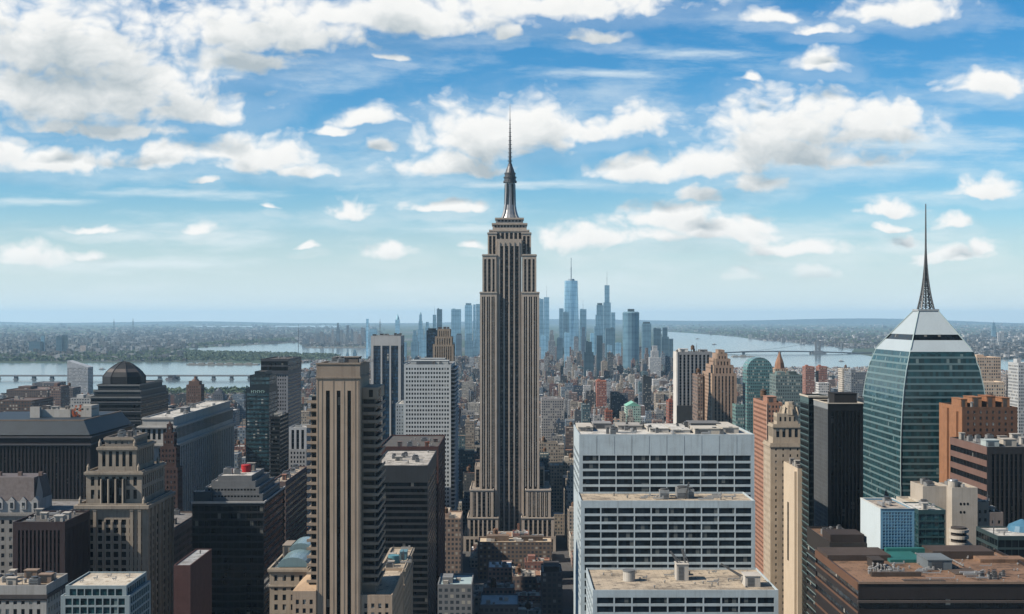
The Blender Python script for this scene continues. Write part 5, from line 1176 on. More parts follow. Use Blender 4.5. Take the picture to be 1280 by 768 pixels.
# ------------------------------------------------------------------ the many other buildings
def town(name, label, cat, x0, x1, y0, y1, h, col, roof, feat=(), bay=3.0, group=None, ref=None, top=None, rim=None, occ=True, foot=True, WM_=None):
    """a building with wall, roof, parapet and what stands on its roof as parts; colours per building"""
    TOWN_WALL = WM_ or globals()['TOWN_WALL']
    t = thing(name, label, cat, ((x0 + x1) / 2, (y0 + y1) / 2, 0), group)
    if foot: FOOT.append((x0 - 2, x1 + 2, y0 - 2, y1 + 2))
    if occ: OCC.append((x0, x1, y0, y1, h))
    if ref: HERO.append((640 + F * x0 / y0, 640 + F * x1 / y0, top, y0, ref))
    r = random.Random(int(x0 * 13 + y0 * 7)); w, d = x1 - x0, y1 - y0
    def mk(nm, mb, m, par=t): return mb.build(nm, m, par, WL[t.name])
    def new(c=col): q = MB(); q.col = (*c, bay); return q
    dark = tuple(c * .55 for c in col); rimc = rim or tuple(min(.8, c * 1.1) for c in col)
    def slab(a, c, e, f, z, cc=None):
        q = new(cc or roof); q.face(((a, e, z), (c, e, z), (c, f, z), (a, f, z))); mk('roof', q, TOWN_PLAIN)
        q = new(rimc); k = min(.6, w * .04)
        for b in ((a, c, e, e + k), (a, c, f - k, f), (a, a + k, e + k, f - k), (c - k, c, e + k, f - k)): q.box(*b, z - .02, z + 1.1)
        mk('parapet', q, TOWN_PLAIN)
    def walls(a, c, e, f, z0, z1, cc=col):
        q = new(cc); P = [(a, e), (c, e), (c, f), (a, f)]; q.ring(P, z0, P, z1, cap=False); mk('wall', q, TOWN_WALL)
    H = h
    if 'setback' in feat or 'stepped' in feat:
        n = 3 if 'stepped' in feat else 2; a, c, e, f, z = x0, x1, y0, y1, 0
        cuts = [.72, .88, 1.0] if n == 3 else [.78, 1.0]
        for k, u in enumerate(cuts):
            walls(a, c, e, f, z, h * u); slab(a, c, e, f, h * u)
            z = h * u; ww = (c - a) * .17; dd = (f - e) * .17
            if k < n - 1: a, c, e, f = a + ww, c - ww, e + dd * .8, f - dd
        tx0, tx1, ty0, ty1 = a, c, e, f
    elif 'round' in feat:
        cx, cy, rr = (x0 + x1) / 2, (y0 + y1) / 2, w / 2; P = [(cx + rr * math.cos(k * math.pi / 8), cy + rr * math.sin(k * math.pi / 8) * d / w) for k in range(16)]
        q = new(); q.ring(P, 0, P, h, cap=False); mk('wall', q, TOWN_WALL); q = new(rimc); q.ring(P, h, [(cx + (x - cx) * .8, cy + (y - cy) * .8) for x, y in P], h + w * .06); mk('roof', q, TOWN_PLAIN)
        tx0, tx1, ty0, ty1 = x0 + w * .25, x1 - w * .25, y0 + d * .25, y1 - d * .25; H = h + w * .06
    elif 'arch' in feat:
        walls(x0, x1, y0, y1, 0, h - w * .5); q = new(rimc); n = 12
        ar = [(x0 + w / 2 + w / 2 * math.cos(math.pi * k / n), h - w * .5 + w * .5 * math.sin(math.pi * k / n)) for k in range(n + 1)]
        for (a, za), (c, zc) in zip(ar, ar[1:]): q.face(((a, y0, za), (a, y1, za), (c, y1, zc), (c, y0, zc)))
        for yy in (y0, y1): q.face([(a, yy, za) for a, za in ar])
        mk('roof', q, TOWN_WALL); tx0 = None
    elif 'slant' in feat:
        walls(x0, x1, y0, y1, 0, h * .86); q = new(rimc)
        q.face(((x0, y0, h), (x1, y0, h * .86), (x1, y1, h * .86), (x0, y1, h))); q.face(((x0, y0, h * .86), (x1, y0, h * .86), (x0, y0, h))); q.face(((x0, y1, h * .86), (x0, y0, h * .86), (x0, y0, h), (x0, y1, h))); mk('roof', q, TOWN_PLAIN); tx0 = None
    elif 'pyramid' in feat:
        walls(x0, x1, y0, y1, 0, h); q = new(roof); P = [(x0, y0), (x1, y0), (x1, y1), (x0, y1)]; cx, cy = (x0 + x1) / 2, (y0 + y1) / 2
        q.ring(P, h, [(cx + (x - cx) * .06, cy + (y - cy) * .06) for x, y in P], h + w * .8); mk('roof', q, TOWN_PLAIN); tx0 = None
    elif 'gable' in feat:
        walls(x0, x1, y0, y1, 0, h); q = new(roof); m_ = (x0 + x1) / 2; g_ = h + w * .28
        q.face(((x0, y0, h), (m_, y0, g_), (m_, y1, g_), (x0, y1, h))); q.face(((m_, y0, g_), (x1, y0, h), (x1, y1, h), (m_, y1, g_))); q.face(((x0, y0, h), (x1, y0, h), (m_, y0, g_))); q.face(((x0, y1, h), (x1, y1, h), (m_, y1, g_))); mk('roof', q, TOWN_PLAIN); tx0 = None
    else:
        walls(x0, x1, y0, y1, 0, h); slab(x0, x1, y0, y1, h); tx0, tx1, ty0, ty1 = x0, x1, y0, y1
    if tx0 is not None:
        w2, d2 = tx1 - tx0, ty1 - ty0
        def spot(k): return tx0 + w2 * r.uniform(.2, .6), ty0 + d2 * r.uniform(.15, .6)
        nb = 2 if 'penthouses' in feat else 1 if 'penthouse' in feat else 0
        for k in range(nb):
            a, e = tx0 + w2 * (.12 + .46 * k), ty0 + d2 * r.uniform(.2, .4); q = new(dark if k else rimc); q.box(a, a + w2 * .3, e, e + d2 * .35, H, H + r.uniform(3, 5), 0); mk('penthouse', q, TOWN_PLAIN)
        if 'tank' in feat:
            a, e = spot(0); q = new((.14, .085, .055)); q.cyl(a, e, H + 3, H + 6.6, 2, 2, 12); q.cyl(a, e, H + 6.6, H + 8.2, 2.15, .1, 12); o = mk('water_tank', q, TOWN_PLAIN)
            for i, j in ((-1, -1), (1, -1), (1, 1), (-1, 1)): q = new((.06, .05, .05)); q.beam((a + i * 1.4, e + j * 1.4, H), (a + i * 1.4, e + j * 1.4, H + 3.1), .4); mk('leg', q, TOWN_PLAIN, o)
        if 'chimney' in feat: a, e = spot(1); q = new((.25, .13, .09)); q.box(a, a + 2.2, e, e + 2.2, H, H + r.uniform(7, 11)); mk('chimney', q, TOWN_PLAIN)
        if 'mast' in feat: a, e = (tx0 + tx1) / 2, (ty0 + ty1) / 2; q = new((.12, .13, .14)); k = max(16, h * .18); q.beam((a, e, H), (a, e, H + k * .6), max(.8, w * .04)); q.beam((a, e, H + k * .6), (a, e, H + k), max(.4, w * .02)); mk('antenna', q, TOWN_PLAIN)
        if 'spire' in feat: a, e = (tx0 + tx1) / 2, (ty0 + ty1) / 2; q = new(roof); q.cyl(a, e, H, H + w2 * .5, w2 * .42, w2 * .34, 8); q.cyl(a, e, H + w2 * .5, H + w2 * 1.4, w2 * .34, .2, 8); mk('spire', q, TOWN_PLAIN)
        if 'units' in feat:
            for k in range(13 if 'clutter' in feat else 4): a, e = tx0 + w2 * r.uniform(.08, .75), ty0 + d2 * r.uniform(.08, .7); s = min(4, w2 * r.uniform(.06, .16)); q = new(r.choice([(.5, .49, .46), (.2, .2, .2), (.35, .33, .3)])); q.box(a, a + s, e, e + s, H, H + r.uniform(1.5, 3)); mk('cooling_unit', q, TOWN_PLAIN)
        if 'screen' in feat: q = new(dark); k = .12; q.ring([(tx0 + w2 * k, ty0 + d2 * k), (tx1 - w2 * k, ty0 + d2 * k), (tx1 - w2 * k, ty1 - d2 * k), (tx0 + w2 * k, ty1 - d2 * k)], H, [(tx0 + w2 * k, ty0 + d2 * k), (tx1 - w2 * k, ty0 + d2 * k), (tx1 - w2 * k, ty1 - d2 * k), (tx0 + w2 * k, ty1 - d2 * k)], H + max(4, h * .04)); mk('roof_screen', q, TOWN_PLAIN)
    return t
def tpx(name, label, p0, p1, pt, Y, d, col, roof=(.35, .33, .3), feat=(), bay=3.0, ref=None, cat='building', group=None, **k):
    return town(name, label, cat, X(p0, Y), X(p1, Y), Y, Y + d, Z(pt, Y), col, roof, feat, bay, group, ref, pt, **k)

# ---- singled-out buildings of the middle distance
MID = [
 ('dome_block', 'green copper roofed hall with arched gable among low roofs', 783, 801, 508, 1900, 40, (.36, .52, .44), (.20, .46, .36), ('gable',), 3, 'the green roofed hall'),
 ('dark_tower', 'plain black slab tower alone among low rooftops', 804, 814, 472, 2400, 22, (.025, .03, .036), (.08, .08, .09), ('penthouse',), 2.2, 'the lone black slab'),
 ('brick_block', 'bright red brick block with chimney beside the broad ribbed slab', 836, 848, 503, 1650, 30, (.26, .09, .06), (.25, .15, .11), ('chimney', 'penthouse'), 2.8, 'the bright red brick block'),
 ('brick_tower', 'thin red brick tower with cream cap among low rooftops', 757, 766, 515, 1580, 18, (.25, .09, .06), (.4, .34, .28), ('penthouse',), 2.6, 'the thin red brick tower'),
 ('brick_block', 'orange red block standing out among grey midtown roofs', 746, 758, 477, 2600, 40, (.36, .12, .07), (.34, .15, .09), ('penthouse',), 3, 'the vivid orange block'),
 ('loft_block', 'wide grey loft block with even window rows right of the tall spired skyscraper', 677, 704, 500, 1850, 60, (.34, .325, .31), (.16, .15, .15), ('units',), 3.2, 'the wide grey loft block'),
 ('glass_tower', 'teal glass tower with rounded barrel top', 934, 966, 447, 1500, 30, (.09, .21, .22), (.2, .3, .3), ('arch',), 2.2, 'the barrel topped glass tower'),
 ('apartment_tower', 'grey green tower with flat dark top beside the barrel topped glass tower', 970, 1003, 470, 1420, 36, (.14, .20, .20), (.3, .32, .3), ('penthouses', 'units'), 2.4, 'the grey green tower'),
 ('apartment_tower', 'cream tower with peaked orange top behind the grey green tower', 969, 985, 462, 1620, 26, (.44, .32, .23), (.30, .17, .11), ('spire',), 2.6, 'the orange peaked tower'),
 ('brick_tower', 'red brick tower, left one of a matching pair by the wide river', 1007, 1018, 459, 2700, 30, (.32, .14, .095), (.3, .2, .15), ('penthouse',), 2.8, 'the left red twin'),
 ('brick_tower', 'red brick tower, right one of a matching pair by the wide river', 1024, 1034, 459, 2700, 30, (.32, .14, .095), (.3, .2, .15), ('penthouse',), 2.8, 'the right red twin'),
 ('apartment_block', 'long white terraced block with striped balconies below the red twin towers', 1017, 1046, 480, 1900, 40, (.58, .57, .55), (.6, .58, .54), ('stepped',), 2.6, 'the white terraced block'),
 ('office_block', 'dark grey block with cream frame left of the faceted glass tower', 1064, 1084, 466, 2100, 44, (.17, .19, .21), (.45, .42, .37), ('penthouse', 'units'), 3, 'the dark framed block'),
 ('apartment_block', 'cream slab block with bright end wall beside the dark framed block', 1053, 1063, 462, 2250, 30, (.55, .49, .41), (.5, .45, .4), ('tank',), 2.8, 'the cream end wall block'),
 ('apartment_block', 'green glass faced lower block squeezed behind the white terraced slab roof', 918, 934, 508, 1300, 30, (.12, .22, .21), (.3, .36, .34), ('units', 'setback'), 2.2, 'the green faced block'),
 ('brick_tower', 'dark brown brick tower next to the tan deco tower, its near neighbour', 872, 879, 470, 1400, 40, (.20, .14, .11), (.3, .25, .2), ('tank',), 2.6, 'the dark brown sliver tower'),
 ('apartment_tower', 'tan tower with even windows and flat top right of the faceted glass tower', 1221, 1251, 448, 1500, 44, (.52, .40, .30), (.42, .26, .17), ('penthouse',), 2.6, 'the tan tower by the edge'),
 ('apartment_tower', 'tan lower wing stepping down in front of the tan flat topped tower', 1222, 1256, 479, 1380, 30, (.55, .43, .32), (.5, .42, .33), ('units',), 2.6, 'the tan lower wing'),
 ('apartment_tower', 'pale grey slim tower near the frame edge beyond the orange brick block', 1273, 1290, 455, 1450, 30, (.42, .44, .45), (.4, .4, .4), ('penthouse',), 2.4, 'the pale grey slim tower'),
 ('apartment_block', 'grey brown stepped block between the tan tower and pale slim tower', 1256, 1271, 470, 1600, 30, (.24, .22, .21), (.4, .36, .32), ('stepped',), 2.6, 'the grey brown stepped block'),
 ('slab_tower', 'pale slab tower with slanted top in front of the low river bridge', 84, 110, 451, 3250, 40, (.42, .44, .46), (.5, .52, .54), ('slant',), 3, 'the slant topped slab'),
 ('brick_tower', 'pair fronted brown brick block below the slant topped slab', 62, 76, 484, 1900, 36, (.20, .13, .11), (.3, .27, .24), ('penthouse',), 2.8, 'the brown pair fronted block'),
 ('brick_tower', 'grey brown brick block joined beside the pair fronted block', 76.6, 91, 486, 1950, 36, (.15, .14, .15), (.3, .28, .26), ('tank',), 2.8, 'the grey brown brick block'),
 ('warehouse', 'long flat dark brown warehouse at the left frame edge', -10, 40, 502, 1500, 70, (.10, .066, .055), (.13, .10, .09), ('units',), 3.4, 'the long brown warehouse'),
 ('warehouse', 'second brown warehouse with paler roof line beyond the long brown warehouse', 8, 60, 488, 2100, 90, (.12, .085, .075), (.20, .15, .13), ('units', 'penthouse'), 3.4, 'the second brown warehouse'),
 ('warehouse', 'far brown warehouse with stepped roof close to the river bank', 30, 74, 480, 2900, 100, (.12, .11, .12), (.14, .13, .13), ('setback',), 3.4, 'the far brown warehouse'),
 ('hall', 'white roofed hall with saw edged top right of the slant topped slab', 88, 116, 499, 1500, 40, (.40, .40, .39), (.62, .62, .60), ('units', 'penthouses'), 3, 'the white roofed hall'),
 ('stone_block', 'grey stone block with tall dark windows and pale teal roof right of the charcoal slab', 547, 590, 733, 780, 34, (.20, .21, .22), (.34, .44, .46), ('units', 'penthouse'), 3.4, 'the teal roofed stone block'),
 ('brick_block', 'narrow tan roofed block with sunlit brick side near the foot of the spired skyscraper', 551, 576, 650, 1022, 40, (.27, .20, .16), (.50, .40, .30), ('units', 'tank', 'penthouse', 'clutter'), 3, 'the narrow tan roofed block'),
 ('market_hall', 'long low hall with bright tan roof rim at the foot of the spired skyscraper', 597, 690, 679, 1128, 26, (.17, .125, .095), (.58, .47, .34), ('units', 'penthouses', 'clutter'), 3.4, 'the long tan hall'),
 ('stone_block', 'squarish dark block with glazed white roof panel left of the white terraced slab', 677, 703, 717, 900, 30, (.12, .11, .11), (.62, .62, .58), ('screen',), 3.4, 'the glazed roof block'),
 ('low_block', 'low block with pale blue flat roof at the bottom of the canyon', 600, 648, 758, 840, 34, (.16, .17, .18), (.40, .47, .50), ('units',), 3.2, 'the pale blue roofed block'),
]
for nm, lab, p0, p1, pt, Y, d, col, roof, feat, bay, ref in MID: tpx(nm, lab, p0, p1, pt, Y, d, col, roof, feat, bay, ref)
def river_slab():
    Y = 1500; x0, x1, z = X(846, Y), X(890, Y), Z(441, Y)
    b = Building('apartment_slab', 'broad grey ribbed slab with end wall whitened as if sunlit before the wide river', x0, x1, Y, Y + 30, 'the broad ribbed slab', 437)
    WE = stone((.74, .72, .68))
    b.block(x0, x1, Y, Y + 30, Z(507, Y), z, ('col', 4.6, 3.5, .55, .6, 2.5), stone((.34, .35, .36)), G_BLACK, PALE_ROOF, sp=stone((.17, .185, .2)), left=('plain',)); b.block(x0, x1, Y - 1, Y + 30, 0, Z(507, Y) - .02, ('plain',), stone((.06, .065, .07)), None, par=0); b.done()  # ribbed front coloured darker than the end, as if in shade
    q = MB(); q.box(x0 - .4, x0 - .004, Y - .3, Y + 30, 0, z + 1); q.box(x0 - .4, x0 + 1.2, Y - .35, Y - .004, 0, z + 1); b.part('lit_end_wall', q, WE)  # sunlight on the end put into the colour as white sheets
    b.penthouse(x0 + 4, x0 + 14, Y + 8, Y + 20, z, 4, WE); b.tank(x0 + 20, Y + 14, z); b.mast(x0 + 24, Y + 10, z, 9); b.penthouse(x0 + 27, x0 + 36, Y + 6, Y + 20, z, 3, stone((.3, .3, .3))); b.clutter(x0, x1, Y, Y + 28, z, 12, 91)
river_slab()
def deco_mid():
    Y = 1350; b = Building('stepped_tower', 'tan deco tower with ribbed shaft, sunlit corner and crowned stepped top', X(890, Y), X(921, Y), Y, Y + 68, 'the tan deco tower', 440)
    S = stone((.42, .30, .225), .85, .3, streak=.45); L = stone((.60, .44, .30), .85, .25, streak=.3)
    tiers = ((890, 921, 0, 468, None), (893, 918, 5, 458, 468), (896, 915, 9, 450, 458), (899, 912, 13, 443.5, 450), (902, 909, 17, 439, 443.5))
    for p0, p1, o, pt, pb in tiers:
        b.block(X(p0, Y), X(p1, Y), Y + o, Y + 68 - o * 1.6, 0 if pb is None else Z(pb, Y) + .01, Z(pt, Y), ('col', 3.4, 3.7, .45, .6, 2), S, G_DARK, TAN_ROOF, left=('grid', 3.4, 3.7, .35, .45, 2), sp=stone((.2, .14, .11)), par=.8)
        q = MB(); q.box(X(p0, Y) - .25, X(p0, Y) - .003, Y + o, Y + o + 3, 0 if pb is None else Z(pb, Y) + .02, Z(pt, Y) + .8); b.part('lit_corner_strip', q, L)  # sunlight on the corner put in as a strip of paler stone
    b.done()
deco_mid()

# ---- downtown towers on the far tip of the island
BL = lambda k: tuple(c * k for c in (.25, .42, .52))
def supertall():
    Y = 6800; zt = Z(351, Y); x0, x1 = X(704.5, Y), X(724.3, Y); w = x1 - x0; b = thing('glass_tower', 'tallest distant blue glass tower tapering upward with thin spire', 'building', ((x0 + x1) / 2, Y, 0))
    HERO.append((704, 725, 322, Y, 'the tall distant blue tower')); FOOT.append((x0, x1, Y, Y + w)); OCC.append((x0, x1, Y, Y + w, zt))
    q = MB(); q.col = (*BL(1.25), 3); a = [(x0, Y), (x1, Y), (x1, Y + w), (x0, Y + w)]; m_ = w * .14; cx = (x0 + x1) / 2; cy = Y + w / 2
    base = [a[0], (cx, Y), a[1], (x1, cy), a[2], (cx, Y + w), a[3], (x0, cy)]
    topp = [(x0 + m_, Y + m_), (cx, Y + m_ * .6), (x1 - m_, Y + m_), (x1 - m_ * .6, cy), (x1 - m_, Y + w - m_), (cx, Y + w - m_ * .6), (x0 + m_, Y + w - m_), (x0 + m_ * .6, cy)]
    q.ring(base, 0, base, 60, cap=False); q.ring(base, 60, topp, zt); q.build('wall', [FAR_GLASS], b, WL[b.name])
    q = MB(); q.col = (.3, .36, .4, 3); q.cyl(cx, cy, zt, zt + 10, w * .22, w * .2, 16); q.build('crown_ring', TOWN_PLAIN, b, WL[b.name])
    q = MB(); q.col = (.35, .42, .46, 3); q.beam((cx, cy, zt + 10), (cx, cy, Z(334, Y)), 5.5); q.beam((cx, cy, Z(334, Y)), (cx, cy, Z(322, Y)), 3); q.build('spire', TOWN_PLAIN, b, WL[b.name])
supertall()
DT = [  # p0, p1, top, Y, colour, feat, label, ref
 (754.5, 763.5, 357, 6300, BL(.9), ('mast', 'setback'), 'slender second tallest distant tower with thin mast right of the tall blue tower', 'the slender distant tower'),
 (779, 800, 391, 4700, BL(.62), ('round', 'screen'), 'bulky distant tower with rounded drum shape and faint vertical ribs', 'the round drum tower'),
 (673, 679.5, 374, 6500, BL(1.0), ('penthouse',), 'blue distant tower, left half of a close pair beside the tall spired skyscraper', 'the close blue pair'),
 (680, 686.5, 372, 6420, BL(1.15), ('mast',), 'blue distant tower with mast, right half of a close pair beside the spired skyscraper', None),
 (746, 754, 382, 6200, BL(.8), ('screen',), 'distant tower with open framed top left of the slender distant tower', None),
 (743, 753, 394, 5900, BL(.95), ('setback',), 'distant grey blue block with shoulders below the open framed tower', None),
 (725, 733, 387, 6600, BL(.9), ('penthouse', 'mast'), 'dusky distant tower just right of the tall blue tower', None),
 (699, 704.4, 386, 6700, BL(.9), (), 'flat topped distant tower just left of the tall blue tower', None),
 (704, 711, 391, 6300, BL(.7), ('penthouse',), 'darker slab in front of the foot of the tall blue tower', None),
 (764, 769, 391, 6500, BL(1.0), (), 'thin distant tower right of the slender distant tower', None),
 (803, 814, 405, 5200, BL(.75), ('penthouse', 'screen'), 'mid height distant tower just right of the round drum tower', None),
 (817, 826, 411, 5600, BL(.42), ('penthouse',), 'dark distant tower with reddish cap, left of the dark riverside trio', 'the dark riverside trio'),
 (827, 836, 410, 5700, BL(.45), ('setback',), 'dark distant tower in the middle of the dark riverside trio', None),
 (836.5, 841.5, 424, 5500, BL(.4), (), 'dark lower block closing the dark riverside trio by the water', None),
 (812, 826, 433, 4200, (.55, .56, .56), ('stepped',), 'low white stepped block below the dark riverside trio', 'the low white stepped block'),
 (730, 742, 428, 4100, BL(.30), ('setback', 'penthouse'), 'dark navy block standing before the distant towers', 'the dark navy block'),
 (746, 753, 420, 4500, BL(.28), (), 'narrow near black tower right of the dark navy block', None),
 (757, 769, 411, 5600, BL(.6), ('penthouses',), 'broad blue block at the foot of the slender distant tower', None),
 (564, 576, 387, 6500, BL(1.05), ('penthouse',), 'broad flat topped blue tower left of the tall spired skyscraper', 'the broad flat blue tower'),
 (581, 590, 382, 6600, BL(1.3), ('screen',), 'pale blue tower with bright top beside the spired skyscraper', 'the pale blue tower'),
 (591.5, 594.5, 381, 6700, BL(1.2), (), 'very thin blue tower between two wider ones', None),
 (595, 603, 380.5, 6500, BL(.95), (), 'deep blue tower half hidden by the tall spired skyscraper', None),
 (546, 552.5, 387, 5200, BL(.5), ('penthouse',), 'thin deep teal tower standing clear above the navy slab', 'the thin deep teal tower'),
 (541, 545, 394, 5600, BL(.9), ('mast',), 'small slim tower beside the thin deep teal tower', None),
 (522, 529, 394, 6000, BL(1.05), ('stepped', 'spire'), 'distant pale tower with pointed stepped top', 'the pale pointed tower'),
 (530, 538, 403, 6100, BL(1.1), ('stepped',), 'distant blunt tower with pale stepped shoulders beside the pale pointed tower', None),
 (457.6, 460.6, 399, 7600, BL(1.5), (), 'single very slim pale blue tower left of the white finned tower', 'the very slim pale tower'),
 (461.5, 471, 412, 8200, BL(1.0), ('penthouse',), 'broad blue block behind the white finned tower', None),
 (494, 499.5, 400, 9500, BL(1.3), ('spire',), 'hazy church like spire far beyond the white finned tower', None),
 (36, 50, 427.5, 8300, BL(.32), ('penthouse',), 'dark blue block on the far shore with pale shed beside it', 'the far dark block'),
 (51, 55, 420, 8350, BL(.7), (), 'pale thin stack like tower on the far shore between two dark blocks', None),
 (70, 77, 421, 8300, BL(.3), ('penthouse',), 'dark far shore tower, left one of the joined pair', None),
 (77.3, 83.5, 419.5, 8350, BL(.33), ('penthouse',), 'dark far shore tower, right one of the joined pair', None),
 (1240.5, 1245, 404, 14000, BL(.7), ('setback', 'mast'), 'lone tower on the hazy plain right of the faceted tower', 'the lone plain tower'),
 (1247.5, 1250.7, 416, 11500, (.5, .5, .5), (), 'pale slab on the hazy plain, left one of two', None),
 (1251.3, 1255, 415, 11500, (.48, .48, .48), (), 'pale slab on the hazy plain, right one of two', None),
 (100, 107.5, 432.5, 8200, (.55, .45, .38), (), 'small pinkish building with white roof on the far green shore', None),
 (432, 436, 441, 6600, BL(.7), ('stepped',), 'small dark stepped tower by the water behind the tan striped tower', None),
 (441, 445.5, 437.5, 6500, BL(.6), ('setback',), 'small dark tower with slim top by the water behind the tan striped tower', None),
]
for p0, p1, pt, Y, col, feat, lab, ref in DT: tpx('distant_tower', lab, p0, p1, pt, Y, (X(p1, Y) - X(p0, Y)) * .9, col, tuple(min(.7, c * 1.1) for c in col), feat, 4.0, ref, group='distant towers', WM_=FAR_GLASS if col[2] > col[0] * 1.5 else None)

# ---- labels for buildings told apart by colour, roof and place
USED = set()
ORD = ['first', 'second', 'third', 'fourth', 'fifth', 'sixth', 'seventh', 'eighth', 'ninth', 'tenth', 'eleventh', 'twelfth', 'thirteenth', 'fourteenth', 'fifteenth', 'sixteenth', 'seventeenth', 'eighteenth', 'nineteenth', 'twentieth']
def near_ref(px, py, Y):
    out = []
    for a, c, t, y, ref in HERO:
        dx = a - px if px < a else px - c if px > c else 0
        rel = ('left of' if px < a else 'right of') if dx else ('behind' if Y > y else 'in front of')
        out.append((dx * 1.0 + max(0, t - py) * .25 + (6 if rel == 'in front of' else 0) + abs(math.log(Y / y)) * 9, rel, ref))
    return sorted(out)
def row(name, spots, noun, ref, group, cols, feats, Y0, Y1, seed):
    """towers in a far cluster, named by their order across it"""
    r = random.Random(seed); spots = sorted(spots)
    for k, (p0, p1, pt) in enumerate(spots):
        Y = r.uniform(Y0, Y1); cn, col = r.choice(cols); fn, feat = r.choice(feats)
        lab = f'{ORD[k]} {noun} counted rightwards, {cn}, {fn}'
        tpx(name, lab, p0, p1, pt, Y, (X(p1, Y) - X(p0, Y)) * .9, col, tuple(min(.7, c * 1.15) for c in col), feat, 4.5, None, group=group, WM_=FAR_GLASS if col[2] > col[0] * 1.5 and Y0 < 9000 else None)
r = random.Random(21)
FE = [('flat top', ()), ('roof box', ('penthouse',)), ('shoulders', ('setback',)), ('stepped top', ('stepped',)), ('mast', ('mast', 'penthouse')), ('open screen', ('screen',))]
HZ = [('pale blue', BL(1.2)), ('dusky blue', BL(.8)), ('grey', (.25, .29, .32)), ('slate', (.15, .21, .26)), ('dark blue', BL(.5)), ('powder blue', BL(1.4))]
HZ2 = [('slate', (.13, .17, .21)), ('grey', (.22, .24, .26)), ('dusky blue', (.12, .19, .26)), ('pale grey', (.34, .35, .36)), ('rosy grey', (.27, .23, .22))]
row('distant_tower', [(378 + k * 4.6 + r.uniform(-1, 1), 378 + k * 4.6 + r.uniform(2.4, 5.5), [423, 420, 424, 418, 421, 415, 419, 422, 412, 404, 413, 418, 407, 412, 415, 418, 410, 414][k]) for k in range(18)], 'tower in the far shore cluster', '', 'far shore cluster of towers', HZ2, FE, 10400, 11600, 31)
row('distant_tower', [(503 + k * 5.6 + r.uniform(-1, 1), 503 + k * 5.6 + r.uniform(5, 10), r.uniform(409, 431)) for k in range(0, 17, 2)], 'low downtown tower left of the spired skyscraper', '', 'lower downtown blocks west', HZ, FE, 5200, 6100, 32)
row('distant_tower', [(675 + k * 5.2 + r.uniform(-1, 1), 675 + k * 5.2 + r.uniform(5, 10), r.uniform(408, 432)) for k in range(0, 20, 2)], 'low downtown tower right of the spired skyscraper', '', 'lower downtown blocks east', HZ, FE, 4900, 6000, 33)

# ---- the packed blocks between: the ones that show largest are built singly, the rest as one mass
COLS = [('cream', (.40, .37, .32)), ('white', (.54, .54, .53)), ('tan', (.31, .265, .215)), ('red brick', (.20, .10, .08)), ('brown brick', (.15, .11, .095)), ('dark grey', (.075, .082, .092)), ('pale grey', (.38, .39, .40)), ('blue grey', (.17, .22, .27)), ('buff', (.35, .30, .24)), ('rose brick', (.24, .165, .14)), ('charcoal', (.038, .042, .05)), ('teal glass', (.07, .13, .15)), ('grey stone', (.25, .25, .25)), ('navy glass', (.04, .065, .10))]
LEFTC = [c for c in COLS if c[0] in ('brown brick', 'dark grey', 'charcoal', 'grey stone', 'red brick', 'blue grey', 'tan')]
WARM = [c for c in COLS if c[0] in ('tan', 'red brick', 'brown brick', 'buff', 'rose brick', 'cream')]
ROOFS = [('tan', (.46, .41, .34)), ('white', (.72, .71, .69)), ('grey', (.30, .30, .29)), ('black', (.05, .05, .052)), ('silver', (.48, .49, .50)), ('rust', (.30, .17, .11))]
FEATS = [('brown water tank', ('tank',)), ('roof box', ('penthouse',)), ('two roof boxes', ('penthouses',)), ('shoulders', ('setback',)), ('stepped top', ('stepped',)), ('chimney', ('chimney',)), ('fan units', ('units',)), ('mast', ('mast',)), ('tank and roof box', ('tank', 'penthouse')), ('tank and chimney', ('tank', 'chimney'))]
NOUN = {0: 'block', 1: 'tower', 2: 'walk up'}
def lowest(px, Y):
    """the highest a filler building may reach, so that the skyline keeps its outline"""
    if px < 330: v = 494 if Y > 1500 else 520
    elif px < 462: v = 462
    elif px < 600: v = 446
    elif px < 850: v = 434
    elif px < 1100: v = 470
    else: v = 476
    if Y < 1250: v = max(v, 560)
    if 540 < px < 730 and Y < 1300: v = max(v, 640)
    return v
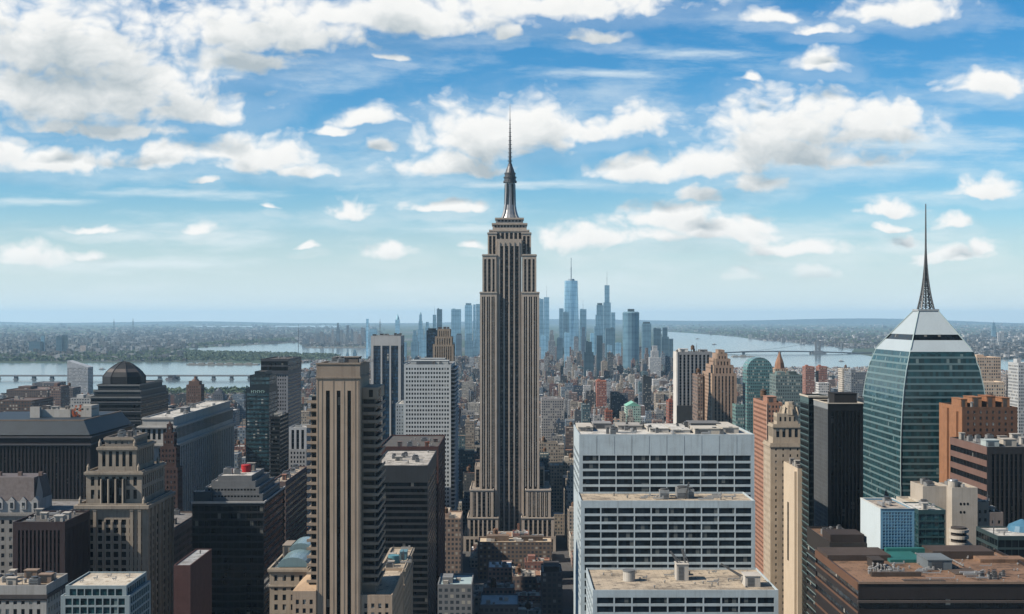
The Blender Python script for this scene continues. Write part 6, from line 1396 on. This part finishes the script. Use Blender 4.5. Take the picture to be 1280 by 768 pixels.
def fill():
    r = random.Random(99); cand = []
    def clash(x0, x1, y0, y1):
        return any(x0 < b and x1 > a and y0 < d and y1 > c for a, b, c, d in FOOTS)
    y = 380
    while y < 7400:
        bd = 62; half = .42 * y + 120
        FOOTS = [f for f in FOOT if f[2] < y + bd + 2 and f[3] > y - 2]
        k0, k1 = int((-half - 95) / 92) - 1, int((half - 95) / 92) + 1
        for k in range(k0, k1 + 1):
            bx = 106 + 92 * k + (40 if y < 1290 else 0); x = bx
            while x < bx + 68:
                w = min(bx + 70 - x, r.uniform(8, 20) if y > 1700 else r.uniform(11, 25) if y > 1250 else r.uniform(13, 26) if -75 < x < 75 and y > 900 else r.uniform(20, 42))
                if bx + 70 - x - w < 9: w = bx + 70 - x
                ny = r.choice((2, 2, 3) if y > 1250 else (2, 3) if y > 900 else (1, 2, 2))
                for j in range(ny):
                    y0 = y + j * bd / ny; y1 = y0 + bd / ny - .4
                    px = 640 + F * (x + w / 2) / y0; py = HOR + CAMZ * F / y0
                    if -60 < px < 1340 and not wet(px, py) and not wet(px, HOR + CAMZ * F / y1) and not clash(x, x + w, y0, y1):
                        if px < 345 and py < 497: continue
                        if px < 462 and py < 452 or py < 430 or px > 838 and py < 461.5: continue
                        u = r.random()
                        if y < 1250: h = r.uniform(7, 24) if 540 < px < 735 else r.uniform(25, 75)
                        elif y < 2000: h = 18 + 75 * u ** 2.2
                        elif y < 3400: h = 14 + 62 * u ** 2.4
                        else: h = 12 + 50 * u ** 2.6
                        if y > 4200 and r.random() < .09: h += r.uniform(20, 60)
                        h = max(8, min(h, Z(lowest(px, y0), y0)))
                        cand.append((y0, x, x + w - .3, y1, h, px))
                x += w
        y += 80
    # what shows: painted front to back on a coarse picture
    M = np.zeros((768, 1280), dtype=bool)
    items = [(o[2], 1, o) for o in OCC] + [(c[0], 0, c) for c in cand]
    items.sort(key=lambda q: q[0]); vis = []
    for yy, hero, o in items:
        if hero: x0, x1, y0, y1, h = o
        else: y0, x0, x1, y1, h, _ = o
        xs = [640 + F * a / b for a in (x0, x1) for b in (y0, y1)]; f = HOR + (CAMZ - h) * F / y0; bk = HOR + (CAMZ - h) * F / y1; base = HOR + CAMZ * F / y0
        a, b_, t, e = max(0, int(min(xs))), min(1280, int(max(xs)) + 1), max(0, int(min(f, bk))), min(768, int(base))
        if b_ <= a or e <= t: n = 0
        else:
            S = M[t:e, a:b_]; n = int(S.size - S.sum())
            if not hero and n: rows = np.argwhere(~S); cy, cx = rows.mean(axis=0); cen = (a + cx, t + cy)
            S[:] = True
        if not hero: vis.append((n, o, cen if n else (0, 0)))
    vis.sort(key=lambda q: -q[0])
    single = [v for v in vis if v[0] > 12][:225]; rest = [v for v in vis[len(single):]]
    print('FILL', len(cand), 'visible', sum(1 for v in vis if v[0] > 0), 'single min px', single[-1][0] if single else 0)
    kinds = {}
    for n, (y0, x0, x1, y1, h, px), (cx, cy) in single:
        pal = LEFTC if px < 340 else WARM if 540 < px < 730 and y0 < 1300 else COLS
        refs = near_ref(cx, cy, y0)
        for tr in range(400):
            cn, col = r.choice(pal); rn, roof = r.choice((ROOFS[0], ROOFS[5], ROOFS[0], ROOFS[1])) if 540 < px < 730 and y0 < 1300 else r.choice(ROOFS); fn, feat = r.choice(FEATS)
            asp = h / (x1 - x0); sz = 'slim' if asp > 2.6 else 'tall' if asp > 1.8 else 'low' if asp < .6 else 'broad' if x1 - x0 > 30 else 'small'
            nn = 'tower' if asp > 1.8 else 'block'
            q = refs[min(len(refs) - 1, int(tr / 40))]
            lab = f'{sz} {cn} {nn}, {rn} roof, {fn}, {q[1]} {q[2]}'
            key = (cn, rn, fn, q[2])
            if key not in USED and len(lab.replace(',', ' ').split()) <= 16: break
        USED.add(key)
        if 540 < px < 730 and y0 < 1300: col = tuple(c * 1.25 for c in col); feat = (*feat, 'units', 'clutter')
        town({'tower': 'city_tower', 'block': 'city_block'}[nn], lab, 'building', x0, x1, y0, y1, h, col, roof, feat, r.uniform(2.3, 3.4), 'packed city buildings', foot=False, occ=False)
    q = MB()
    for n, (y0, x0, x1, y1, h, px), _ in rest:
        pal = LEFTC if px < 340 else COLS
        c = r.choice(pal)[1]; k = r.uniform(.8, 1.15); q.col = (*(min(.75, a * k) for a in c), r.uniform(2.3, 3.5))
        P = [(x0, y0), (x1, y0), (x1, y1), (x0, y1)]; q.ring(P, 0, P, h, 0, cap=False)
        q.col = (*r.choice(ROOFS)[1], 3.0); q.face([(a, b, h - .3) for a, b in P], 1)
        if n or r.random() < .3:
            w, d = x1 - x0, y1 - y0
            for j in range(r.choice((1, 2, 3, 4)) if y0 < 4200 else r.choice((1, 1, 2))):
                a, b = x0 + w * r.uniform(.05, .6), y0 + d * r.uniform(.05, .6); q.col = (*r.choice(ROOFS + COLS)[1], 3.0); q.box(a, a + w * r.uniform(.12, .35), b, b + d * r.uniform(.1, .35), h - .3, h + r.uniform(2, 5.5), 1, bottom=False)
    tag(q.build('city_rooftops', [TOWN_WALL, TOWN_PLAIN]), 'packed mass of smaller city buildings filling the blocks into the distance', 'buildings', kind='stuff')
fill()

# ------------------------------------------------------------------ the air
def haze():
    q = MB(); q.box(-41000, 41000, -600, 52600, -1.5, 470); o = q.build('haze', [])
    m = bpy.data.materials.new('haze'); m.use_nodes = True; t = NT(m.node_tree); out = t.n('ShaderNodeOutputMaterial'); v = t.n('ShaderNodeVolumePrincipled')
    v.inputs['Color'].default_value = (0.48, 0.76, 0.98, 1); v.inputs['Density'].default_value = 2.2e-5; v.inputs['Anisotropy'].default_value = 0.1
    t.nt.links.new(v.outputs[0], out.inputs['Volume']); o.data.materials.append(m); o.data.polygons.foreach_set('material_index', [0] * len(o.data.polygons)); tag(o, kind='stuff', label='thin blue haze in the air', cat='haze')
haze()
